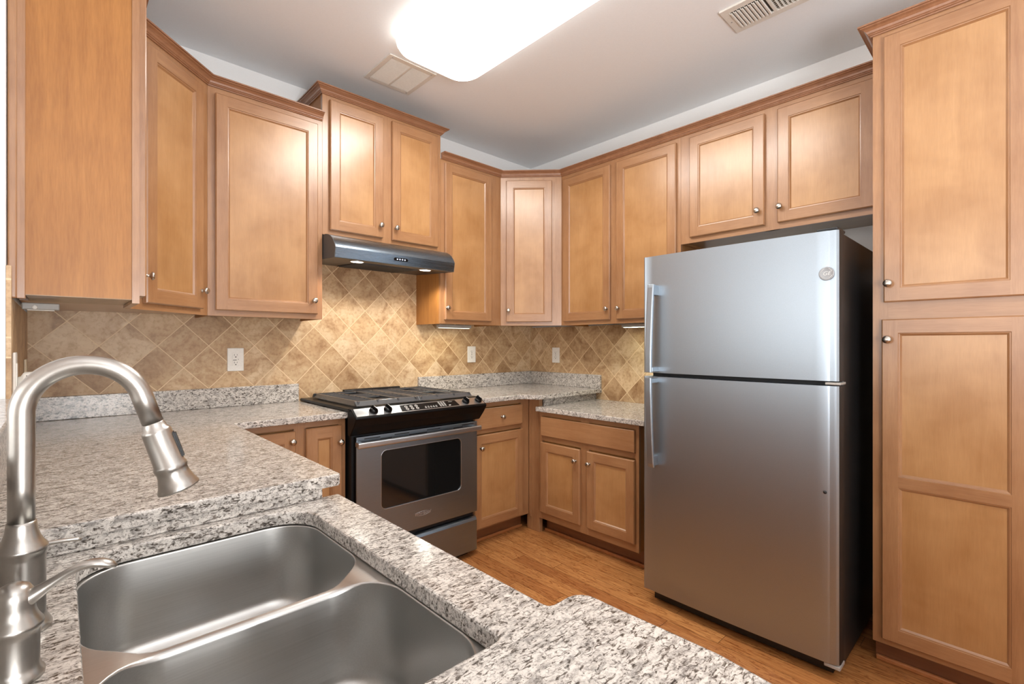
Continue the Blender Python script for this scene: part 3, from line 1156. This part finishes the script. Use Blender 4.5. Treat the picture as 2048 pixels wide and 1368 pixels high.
# grates
for s_, gx0 in ((0, .020), (1, W_ / 2 + .0015)):
    gx1 = gx0 + W_ / 2 - .0215
    b = MB(IRON)
    gy0, gy1 = .030, .575
    zt0, zt1 = .948, .960
    # sloped outer rim
    for (p, ax, a0, a1) in (([(gy0 - .012, .938), (gy0 + .012, .960), (gy0 + .020, .960), (gy0 + .012, .938)], 'x', gx0, gx1),
                            ([(gy1 + .012, .938), (gy1 - .006, .960), (gy1 - .014, .960), (gy1 - .004, .938)], 'x', gx0, gx1)):
        b.prism(p, ax, a0, a1)
    for xx, sg in ((gx0, 1), (gx1, -1)):
        b.prism([(xx, .938), (xx + sg * .012, .960), (xx + sg * .020, .960), (xx + sg * .014, .938)], 'y', gy0 - .004, gy1 + .004)
    nb = 11
    for k in range(1, nb):
        yy = gy0 + .012 + (gy1 - gy0 - .016) * k / nb
        skip = abs(yy - .16) < .045 or abs(yy - .45) < .045
        xm = (gx0 + gx1) / 2
        if skip:
            b.box(gx0 + .012, xm - .055, yy - .0035, yy + .0035, .950, .9595)
            b.box(xm + .055, gx1 - .012, yy - .0035, yy + .0035, .950, .9595)
        else:
            b.box(gx0 + .012, gx1 - .012, yy - .0035, yy + .0035, .950, .9595)
    for xx in ((gx0 + gx1) / 2 - .058, (gx0 + gx1) / 2 + .058):
        b.box(xx - .004, xx + .004, gy0, gy1, .947, .961)
    for xx in (gx0 + .03, gx1 - .03):
        for yy in (gy0 + .02, gy1 - .02):
            b.box(xx - .006, xx + .006, yy - .006, yy + .006, .9315, .950)
    tag(b.build('grate', ck, .0015), None, None)
b = MB(BLK)
b.prism([(.588, .932), (.584, .962), (.592, .968), (.612, .968), (.616, .932)], 'x', 1.244 - ox, 1.622 - ox)
b.build('rear_vent_ledge', ck, .003)
# control panel : sloped steel face with black underside
b = MB(BLK)
cp = [(.026, .931), (-.004, .931), (-.060, .896), (-.066, .889), (-.062, .880), (-.040, .848), (-.006, .808), (.002, .800), (.026, .800)]
b.prism(cp, 'x', -.023, W_ + .023)
pan = b.build('control_panel', e, .004, 3)
sl = Vector((0, -.056, -.035)).normalized()
nrm = Vector((0, -.035, .056)).normalized()
ang = math.atan2(.035, .056)


def on_panel(x, u, lift):
    """point on the sloped control face; u runs from its top (0) to its bottom (1)"""
    p = Vector((0, -.004, .931)) + Vector((0, -.056, -.035)) * u + nrm * lift
    return Vector((x, p.y, p.z))


def panel_plate(name, mat, x0, x1, u0, u1, lift, th, r=.004, par=None, skew=0.0):
    M = Matrix.Translation(on_panel(0, u0, lift)) @ Matrix.Rotation(ang, 4, 'X')
    Ld = .0660 * (u1 - u0)
    bb = MB(mat)
    q = [(x0 + skew, 0), (x1 - skew, 0), (x1, -Ld), (x0, -Ld)]
    pr = MB(mat)
    pr.prism(q, 'z', 0, th)
    t_ = pr.bm
    for v in t_.verts:
        v.co = M @ v.co
    return pr.build(name, par or pan, .0008)


panel_plate('steel_fascia', ST_HL, -.015, W_ + .015, .06, .94, .0003, .0012, skew=.004)
panel_plate('display_panel', BLK, .228, .590, .14, .86, .0015, .0012, skew=.008)
# pads, digits and prints on the display
b = MB(MARK)


def pad(x, u, w_, d_, round_=False):
    M = Matrix.Translation(on_panel(x, u, .0029)) @ Matrix.Rotation(ang, 4, 'X')
    if round_:
        vo = [M @ Vector((w_ * math.cos(2 * PI * k / 14), w_ * math.sin(2 * PI * k / 14), 0)) for k in range(14)]
        vi = [M @ Vector((.62 * w_ * math.cos(2 * PI * k / 14), .62 * w_ * math.sin(2 * PI * k / 14), 0)) for k in range(14)]
        for k in range(14):
            b.quad([vo[k], vo[(k + 1) % 14], vi[(k + 1) % 14], vi[k]])
        b.quad([M @ Vector((sx_ * w_ * .3, sy_ * w_ * .12, 0)) for sx_, sy_ in ((-1, -1), (1, -1), (1, 1), (-1, 1))])
    else:
        b.quad([M @ Vector((sx_ * w_ / 2, sy_ * d_ / 2, 0)) for sx_, sy_ in ((-1, -1), (1, -1), (1, 1), (-1, 1))])


for r_ in range(2):
    for c_ in range(3):
        pad(.265 + c_ * .030, .38 + r_ * .28, .0085, 0, True)
b.build('oven_pads', pan)
b = MB(MARK)
for c_ in range(5):
    pad(.375 + c_ * .0165, .70, .0052, 0, True)
    pad(.377 + c_ * .0165, .56, .008, .0016)
b.build('clock_pads', pan)
b = MB(MARK)
for r_ in range(4):
    for c_ in range(3):
        pad(.470 + c_ * .0155, .26 + r_ * .15, .0052, 0, True)
b.build('number_pads', pan)
b = MB(MARK)
pad(.545, .30, .026, .0018)
b.build('lock_mark', pan)
b = MB(MARK)
pad(.528, .72, .014, .006)
b.build('start_pad', pan)
for kx in (.083, .160, .647, .738):
    M = Matrix.Translation(on_panel(kx, .48, .001)) @ Matrix.Rotation(ang, 4, 'X')
    b = MB(BLK, MARK)
    b.lathe([(0, 0), (.0215, 0), (.0220, .003), (.0205, .009), (.0170, .013), (.0, .014)], M, 28)
    bb = bmesh.new()
    bmesh.ops.create_cube(bb, size=1)
    for v in bb.verts:
        tp = .75 if v.co.z > 0 else 1
        v.co = (v.co.x * .012 * tp, v.co.y * .042 * tp, .009 + (v.co.z + .5) * .019)
    bmesh.ops.bevel(bb, geom=bb.edges[:], offset=.002, segments=2, affect='EDGES')
    b.take(bb, 0, M @ Matrix.Rotation(.25, 4, 'Z'))
    bb = bmesh.new()
    bmesh.ops.create_cube(bb, size=1)
    for v in bb.verts:
        v.co = (v.co.x * .0025, v.co.y * .020 - .004, .0278 + v.co.z * .001)
    b.take(bb, 1, M @ Matrix.Rotation(.25, 4, 'Z'))
    b.build('burner_knob', pan)
# oven door
dx0, dx1, dz0, dz1 = .010, W_ + .004, .262, .790
b = MB(ST_RG, BLK)
win = rrect(1.176 - ox, 1.672 - ox, .412, .706, .028, 6)
bmd = bmesh.new()
es = []
for lp_ in ([(dx0, dz0), (dx1, dz0), (dx1, dz1), (dx0, dz1)], win):
    vs = [bmd.verts.new((p[0], 0.0, p[1])) for p in lp_]
    es += [bmd.edges.new((vs[i], vs[(i + 1) % len(vs)])) for i in range(len(vs))]
bmesh.ops.triangle_fill(bmd, use_beauty=True, edges=es)
r = bmesh.ops.extrude_face_region(bmd, geom=bmd.faces[:])
bmesh.ops.translate(bmd, vec=(0, .008, 0), verts=[q for q in r['geom'] if isinstance(q, bmesh.types.BMVert)])
b.take(bmd, 0)
b.box(dx0 + .001, dx1 - .001, .0082, .034, dz0 + .001, dz1 - .001, 1)
od = b.build('oven_door', e, .0025, 2)
MB(GLASSB).box(1.170 - ox, 1.678 - ox, .0050, .0081, .406, .712).build('window', od)
b = MB(ST_HL)
for a, c in zip(rrect(1.1745 - ox, 1.6735 - ox, .4105, .7075, .029, 6), rrect(1.1745 - ox, 1.6735 - ox, .4105, .7075, .029, 6)[1:] + rrect(1.1745 - ox, 1.6735 - ox, .4105, .7075, .029, 6)[:1]):
    b.tube([(a[0], -.0003, a[1]), (c[0], -.0003, c[1])], .0016, 6, cap=False)
b.build('window_trim', od)
for row, (zz, offs) in enumerate(((.779, (.050, .215, .410, .645)), (.768, (.135, .300, .345, .585)))):
    for xx in offs:
        MB(BLKM).box(xx, xx + (.085 if row == 0 else .065), -.0006, .002, zz - .0022, zz + .0022).build('vent_slot', od)
b = MB(ST_HL)
b.prism([(-.052, .747), (-.048, .742), (-.036, .744), (-.036, .770), (-.046, .773), (-.052, .768)], 'x', -.003, W_ - .003)
b.box(.004, .030, -.037, .001, .746, .769)
b.box(W_ - .036, W_ - .010, -.037, .001, .746, .769)
b.build('handle', od, .003, 2)
text_mesh('logo', 'Whirlpool', .024, ST_HL, od, (1.416 - ox, -.0004, .338), (PI / 2, 0, 0), .0005, .35)
bl = MB(ST_HL)
for k0, k1 in ((200, 350), (20, 150)):
    q = [(1.416 - ox + .046 * math.cos(math.radians(k0 + (k1 - k0) * k / 10)), -.0006, .338 + .0125 * math.sin(math.radians(k0 + (k1 - k0) * k / 10)) * .9) for k in range(11)]
    bl.tube(q, [.0003 + .0007 * math.sin(PI * k / 10) for k in range(11)], 6)
bl.build('logo_swoosh', od)
# drawer
b = MB(ST_RG)
b.prism([(.002, .036), (.0, .040), (.0, .212), (.006, .226), (.018, .232), (.034, .232), (.034, .036)], 'x', .010, W_ + .002)
b.build('storage_drawer', e, .002)

# ------------------------------------------------------------------ range hood
HX0, HX1 = 1.0305, 1.7865
e = empty('range_hood', (HX0, 2.42, 1.69), 0, 'stainless steel range hood with two lit lamps above the range', 'range hood')
hw = HX1 - HX0
prof = [(.162, .139), (.125, .1375), (.092, .130), (.062, .117), (.038, .100), (.020, .080), (.009, .064), (.003, .053), (.013, .001), (.017, -.001)]
P2 = [(y_, z_) for y_, z_ in prof]
b = MB(ST_HD)
n = len(P2)
rowa = [b.bm.verts.new((.003, p[0], p[1])) for p in P2]
rowb = [b.bm.verts.new((hw - .003, p[0], p[1])) for p in P2]
for k in range(n - 1):
    f = b.bm.faces.new([rowa[k], rowa[k + 1], rowb[k + 1], rowb[k]])
    f.smooth = k < 6
b.box(.003, hw - .003, .161, .452, .118, .139)
b.build('canopy', e)
b = MB(HOODM)
endp = P2 + [(.452, .025), (.452, .139)]
b.prism(endp, 'x', 0, .0035)
b.build('end_cap', e)
b = MB(HOODM)
b.prism(endp, 'x', hw - .0035, hw)
b.build('end_cap', e)
HUND = steel('hood_underside_steel', (120, 121, 122), 0.42, 'x')
b = MB(HUND)
b.prism([(.014, .001), (.014, .004), (.452, .030), (.452, .026)], 'x', .004, hw - .004)
b.build('underside', e)
FILT = steel('hood_filter_mesh', (96, 97, 98), 0.45, 'y')
b = MB(FILT)
sl_ = .025 / .449


def zu(y_):
    return .001 + (y_ - .003) * sl_


b.prism([(.13, zu(.13) - .004), (.13, zu(.13) + .0005), (.42, zu(.42) + .0005), (.42, zu(.42) - .004)], 'x', .19, hw - .19)
for k in range(24):
    yy = .14 + k * .0118
    b.box(.195, hw - .195, yy, yy + .004, zu(yy) - .006, zu(yy) - .0035)
b.build('filter', e)
for lx in (1.190 - HX0, 1.628 - HX0):
    b = MB(ST_HL, LAMP)
    M = Matrix.Translation((lx, .092, zu(.092) - .0005)) @ Matrix.Rotation(math.atan(sl_), 4, 'X')
    b.lathe([(.034, .0), (.041, .0), (.040, -.003), (.034, -.004), (.033, -.0035)], M, 32, 0)
    b.lathe([(.033, -.0035), (.030, -.005), (.0, -.006)], M, 32, 1)
    b.build('lamp', e)
cpn = MB(BLK)
cx_ = 1.412 - HX0
sq = []
for a in arc(0, 0, .0085, 90, 270, 8):
    sq.append((cx_ - .036 + a[0], .030 + a[1]))
for a in arc(0, 0, .0085, -90, 90, 8):
    sq.append((cx_ + .036 + a[0], .030 + a[1]))
cpn.prism(sq, 'y', -.003, .003)
cpo = cpn.build('button_panel', e)
cpo.location = (0, .0075, 0)
for k in range(4):
    b = MB(LED)
    b.lathe([(0, .0), (.0032, .0), (.0032, .0018), (0, .002)], Matrix.Translation((cx_ - .024 + k * .016, -.003, .030)) @ Matrix.Rotation(PI / 2, 4, 'X'), 12)
    b.build('button', cpo)

# ------------------------------------------------------------------ refrigerator
e = empty('refrigerator', (2.055, 1.2665, 0), RZR, 'tall stainless steel top-freezer refrigerator with black sides', 'refrigerator')
fw_ = .8020          # width along local x (to the right as seen)
b = MB(BLKT)
b.box(.004, fw_ - .004, .085, .720, .040, 1.655, 0, .004)
b.build('body', e)
b = MB(BLKM)
b.box(.03, fw_ - .03, .055, .0835, .012, .066)
b.build('base_grille', e)
for fx_ in (.04, fw_ - .09):
    for fy_ in (.09, .62):
        MB(BLKM).box(fx_, fx_ + .05, fy_, fy_ + .06, 0, .0395).build('foot', e)


def fridge_door(z0, z1, nm):
    b = MB(ST_FR, BLKM)
    pts = []
    pts.append((0.0, .070))
    pts += [(0.0, .020)] + [(.010 - .010 * math.cos(a), .012 - .010 * math.sin(a)) for a in (0.3, .7, 1.1, 1.45)]
    n_ = 20
    for k in range(n_ + 1):
        x = .014 + (fw_ - .052) * k / n_
        u_ = 2 * (k / n_) - 1
        pts.append((x, .0045 - .0075 * (1 - u_ * u_)))
    pts += [(fw_ - .032, .0075), (fw_ - .029, .0085), (fw_ - .020, .0085), (fw_ - .010, .011), (fw_ - .003, .018), (fw_, .030), (fw_, .070)]
    lo = [b.bm.verts.new((p[0], p[1], z0)) for p in pts]
    hi = [b.bm.verts.new((p[0], p[1], z1)) for p in pts]
    for k in range(len(pts) - 1):
        f = b.bm.faces.new([lo[k], lo[k + 1], hi[k + 1], hi[k]])
        f.smooth = True
        if k >= len(pts) - 3 or k == 0:
            f.material_index = 1
    b.bm.faces.new(lo).material_index = 0
    b.bm.faces.new(hi).material_index = 0
    f = b.bm.faces.new([lo[0], lo[-1], hi[-1], hi[0]])
    f.material_index = 1
    o = b.build(nm, e)
    try:
        o.data.set_sharp_from_angle(angle=math.radians(28))
    except Exception:
        pass
    return o


du = fridge_door(1.106, 1.659, 'freezer_door')
dl = fridge_door(.069, 1.088, 'fridge_door')
MB(BLKM).box(.012, fw_ - .012, .071, .086, .075, 1.650).build('door_gasket', e)


def handle(parent, pts, mount_z, mount_y):
    b = MB(ST_FR)
    wd_, th = .032, .013
    rows = []
    for i, (x, y, z) in enumerate(pts):
        p = [(x - wd_ / 2, y - th / 2 + .003), (x - wd_ / 2 + .004, y - th / 2), (x + wd_ / 2 - .004, y - th / 2), (x + wd_ / 2, y - th / 2 + .003),
             (x + wd_ / 2, y + th / 2), (x - wd_ / 2, y + th / 2)]
        rows.append([b.bm.verts.new((q[0], q[1], z)) for q in p])
    for A, B in zip(rows, rows[1:]):
        for k in range(6):
            b.bm.faces.new([A[k], A[(k + 1) % 6], B[(k + 1) % 6], B[k]])
    b.bm.faces.new(rows[0])
    b.bm.faces.new(rows[-1])
    for (z0, z1, y0) in mount_z:
        b.box(pts[0][0] - .012, pts[0][0] + .014, y0, .006, z0, z1, 0, .002)
    return b.build('handle', parent, .0015)


hx_ = .064
handle(du, [(hx_ + .004, -.040, 1.520), (hx_ + .004, -.044, 1.505), (hx_ + .002, -.049, 1.42), (hx_, -.054, 1.30), (hx_ - .001, -.058, 1.18), (hx_ - .001, -.058, 1.1105)],
       [(1.470, 1.518, -.040), (1.112, 1.135, -.055)], 0)
handle(dl, [(hx_ - .001, -.058, 1.0855), (hx_ - .001, -.058, 1.02), (hx_, -.054, .90), (hx_ + .002, -.049, .77), (hx_ + .004, -.044, .685), (hx_ + .004, -.040, .668)],
       [(.672, .720, -.040), (1.060, 1.083, -.055)], 0)
# badge
bx_ = 1.2665 - .503
b = MB(BADGE)
M = Matrix.Translation((bx_, .0018, 1.501)) @ Matrix.Rotation(PI / 2, 4, 'X')
b.lathe([(0, 0), (.0245, 0), (.0250, .002), (.0235, .0034), (.0210, .0026), (.0, .0026)], M, 36)
bd = b.build('badge', du)
text_mesh('badge_monogram', 'GE', .021, BADGE_L, bd, (bx_, -.0012, 1.501), (PI / 2, 0, 0), .0006, .3)
br = MB(BADGE_L)
for k in range(4):
    a0 = k * 90 + 20
    q = [(bx_ + .0185 * math.cos(math.radians(a0 + t_ * 6)), -.0010, 1.501 + .0185 * math.sin(math.radians(a0 + t_ * 6))) for t_ in range(10)]
    br.tube(q, [.0003 + .0008 * math.sin(PI * t_ / 9) for t_ in range(10)], 6)
br.build('badge_scrolls', bd)
b = MB(BLKM)
b.lathe([(0, 0), (.006, 0), (.006, .0015), (.0, .003)], Matrix.Translation((1.2665 - .508, .002, .696)) @ Matrix.Rotation(PI / 2, 4, 'X'), 16)
b.build('door_plug', dl)
b = MB(BLKM)
b.box(fw_ - .075, fw_ - .006, .012, .12, 1.6595, 1.671, 0, .004)
b.build('hinge_cover', e)
b = MB(GREYP)
b.box(fw_ - .045, fw_ + .004, .006, .08, 1.0925, 1.1015, 0, .002)
b.build('middle_hinge', e)
b = MB(GREYP)
b.box(fw_ - .05, fw_ + .002, .010, .075, .052, .066, 0, .003)
b.build('lower_hinge', e)

# ------------------------------------------------------------------ ceiling fittings
e = empty('ceiling_light', (1.402, 1.515, ZC), 0, 'long rounded white fluorescent ceiling light, switched on', 'ceiling light')
b = MB(VENTW)
b.slab(rrect(-.205, .205, -.595, .595, .08, 6), [], -.016, -.0005)
b.build('backplate', e)
b = MB(LENS, LENS_EDGE)
lv = [(.012, -.010), (.002, -.020), (0, -.034), (.004, -.052), (.016, -.070), (.040, -.084), (.080, -.091), (.14, -.094)]
rings = []
for ins, z in lv:
    rr = max(.03, .125 - ins)
    rings.append([b.bm.verts.new((p[0], p[1], z)) for p in rrect(-.243 + ins, .243 - ins, -.615 + ins, .615 - ins, min(rr, .243 - ins - .001), 8)])
for q_, (A, B) in enumerate(zip(rings, rings[1:])):
    m = len(A)
    for k in range(m):
        f = b.bm.faces.new([A[k], A[(k + 1) % m], B[(k + 1) % m], B[k]])
        f.smooth = True
        f.material_index = 1 if q_ < 5 else 0
b.bm.faces.new(rings[-1])
b.build('diffuser', e)

# return grille
e = empty('ceiling_vent', (1.379, 2.379, ZC), 0, 'square white return grille on ceiling at the end of the light', 'vent', 'ceiling vents')
b = MB(VENTW)
hw_, hl_ = .143, .147
o1 = [(-hw_, -hl_), (hw_, -hl_), (hw_, hl_), (-hw_, hl_)]
b.slab(o1, [[(-.118, -.118), (-.006, -.118), (-.006, .118), (-.118, .118)], [(.006, -.118), (.118, -.118), (.118, .118), (.006, .118)]], -.007, -.0008)
b.build('frame', e, .002)
MB(VENTD).box(-.122, .122, -.122, .122, -.0016, -.0007).build('backing', e)
b = MB(VENTW)
for k in range(22):
    yy = -.113 + k * .0106
    for x0_, x1_ in ((-.118, -.006), (.006, .118)):
        b.prism([(yy + .0024, -.0066), (yy - .0026, -.0034), (yy - .0030, -.0042), (yy + .0020, -.0074)], 'x', x0_, x1_)
b.build('louvres', e)
for sx_ in (-1, 1):
    for sy_ in (-1, 1):
        MB(ST_HL).lathe([(0, -.0098), (.003, -.009), (.0042, -.0068)], Matrix.Translation((sx_ * .118, sy_ * .131, 0)), 10).build('screw', e)
# supply register
e = empty('ceiling_vent', (2.260, .760, ZC), 0, 'rectangular white supply register with curved blades near the pantry', 'vent', 'ceiling vents')
b = MB(VENTW)
o1 = [(-.101, -.187), (.101, -.187), (.101, .187), (-.101, .187)]
b.slab(o1, [[(-.066, .012), (.066, .012), (.066, .150), (-.066, .150)], [(-.066, -.150), (.066, -.150), (.066, -.004), (-.066, -.004)]], -.010, -.0008)
b.build('frame', e, .004)
MB(VENTD).box(-.070, .070, -.155, .155, -.0016, -.0007).build('backing', e)
b = MB(VENTW)
for k in range(9):
    yy = .018 + k * .0155
    b.prism([(yy, -.011), (yy + .003, -.0165), (yy + .010, -.0150), (yy + .0135, -.004), (yy + .011, -.004), (yy + .008, -.0125), (yy + .004, -.0135)], 'x', -.066, .066)
b.build('blades', e)
b = MB(VENTW)
for k in range(9):
    yy = -.146 + k * .0160
    b.prism([(yy, -.012), (yy - .003, -.003), (yy - .0015, -.003), (yy + .0016, -.012)], 'x', -.066, .066)
for k in range(10):
    xx = -.060 + k * .0133
    b.box(xx - .0008, xx + .0008, -.150, -.004, -.005, -.003)
b.build('open_blades', e)
for sy_ in (-1, 1):
    MB(ST_HL).lathe([(0, -.0128), (.003, -.012), (.0042, -.0098)], Matrix.Translation((.0, sy_ * .170, 0)), 10).build('screw', e)


# ------------------------------------------------------------------ outlets and small wall things
def outlet(label, loc, rz, gfci):
    e = empty('wall_outlet', loc, rz, label, 'outlet', 'wall outlets')
    b = MB(WHITE)
    b.box(-.0390, .0390, -.0055, -.0003, -.0610, .0610, 0, .003, 3)
    b.build('cover_plate', e)
    if gfci:
        MB(WHITE).box(-.0170, .0170, -.0075, -.005, -.0340, .0340, 0, .001).build('receptacle', e)
        ys = -.0077
        cs = (.020, -.020)
        b = MB(HOLE)
        b.box(-.013, .004, ys - .0006, ys + .0005, -.0040, .0000 - .0010)
        b.box(.011, .0135, ys - .0003, ys + .0005, -.0012, .0025)
        MB(WHITE).box(-.013, .006, ys - .0009, ys + .001, .0010, .0052, 0, .0005).build('reset_button', e)
    else:
        for zc_ in (.0195, -.0195):
            MB(WHITE).prism([(p[0], p[1] + zc_) for p in rrect(-.0170, .0170, -.0140, .0140, .010, 5)], 'y', -.0070, -.005).build('receptacle', e)
        ys = -.0072
        cs = (.0195, -.0195)
        b = MB(HOLE)
        b.lathe([(0, 0), (.0028, 0), (.0028, .001), (0, .0012)], Matrix.Translation((0, -.0056, 0)) @ Matrix.Rotation(PI / 2, 4, 'X'), 10)
    for c in cs:
        b.box(-.0075, -.0055, ys - .0004, ys + .0005, c + .0005, c + .0085)
        b.box(.0055, .0072, ys - .0004, ys + .0005, c + .0015, c + .0080)
        b.lathe([(0, 0), (.0030, 0), (.0030, .0006), (0, .0007)], Matrix.Translation((0, ys, c - .0065)) @ Matrix.Rotation(PI / 2, 4, 'X'), 12)
    b.build('slots', e)
    return e


outlet('white square-faced outlet on back wall tile, left of the range', (.681, YB - .019, 1.160), 0, True)
outlet('white double outlet on back wall tile, right of the range', (2.272, YB - .019, 1.164), 0, False)
outlet('white double outlet on right wall tile, near the corner', (XR - .021, 2.586, 1.153), RZR, False)
# left wall : outlet with plug-in freshener, further switch plate
e = empty('wall_outlet', (XL + .011, 2.02, 1.152), PI / 2, 'white wall plate seen edge-on at far left, behind the faucet', 'outlet', 'wall outlets')
MB(WHITE).box(-.040, .040, -.007, -.0003, -.066, .066, 0, .003, 3).build('cover_plate', e)
MB(WHITE).box(-.017, .017, -.009, -.006, -.034, .034, 0, .001).build('receptacle', e)
e = empty('air_freshener', (XL + .0203, 2.03, 1.125), PI / 2, 'round white plug-in air freshener on the far left wall plate', 'air freshener')
b = MB(WHITE)
M = Matrix.Rotation(PI / 2, 4, 'X')
b.lathe([(0, 0), (.020, 0), (.022, .006), (.030, .010), (.034, .014), (.035, .034), (.032, .040), (.0, .042)], M, 32)
fr = b.build('housing', e)
b = MB(HOLE)
for k in range(9):
    zz = -.024 + k * .006
    hh = math.sqrt(max(0, .0352 ** 2 - zz ** 2))
    b.box(-hh - .0004, -hh + .001, -.030, -.018, zz - .0012, zz + .0012)
b.build('vent_slits', fr)
b = MB(ALM)
b.box(-.037, .037, -.0075, -.0003, -.040, .040, 0, .002)
tag(b.build('switch_plate'), 'tan switch plate seen edge-on on the left tiled wall', 'switch')
o = bpy.data.objects['switch_plate']
o.location = (XL + .011, 2.62, 1.145)
o.rotation_euler = (0, 0, PI / 2)


def light_bar(label, x0, x1, y0, y1, lit):
    e = empty('under_cabinet_light', ((x0 + x1) / 2, (y0 + y1) / 2, ZU0), 0, label, 'lamp', 'under-cabinet lights')
    hx2, hy2 = (x1 - x0) / 2, (y1 - y0) / 2
    MB(GREYP).box(-hx2, hx2, -hy2, hy2, -.022, -.0005, 0, .003).build('housing', e)
    MB(STRIP if lit else WHITE).box(-hx2 + .012, hx2 - .012, -hy2 + .006, hy2 - .006, -.0245, -.0215, 0, .001).build('lens', e)
    return e


e = light_bar('grey light bar under the nearest left cabinet, unlit, with white connector', -.088, .000, 2.165, 2.205, False)
MB(WHITE).box(-.020, -.008, -.0225, -.0195, -.019, -.010, 0, .002).box(-.018, -.010, -.0228, -.0192, -.021, -.008, 0, .002).build('connector', e)
light_bar('slim lit light bar under cabinet right of the hood', 1.85, 2.12, 2.68, 2.72, True)
light_bar('slim lit light bar under right wall cabinet by the refrigerator', 2.72, 2.76, 1.40, 1.84, True)
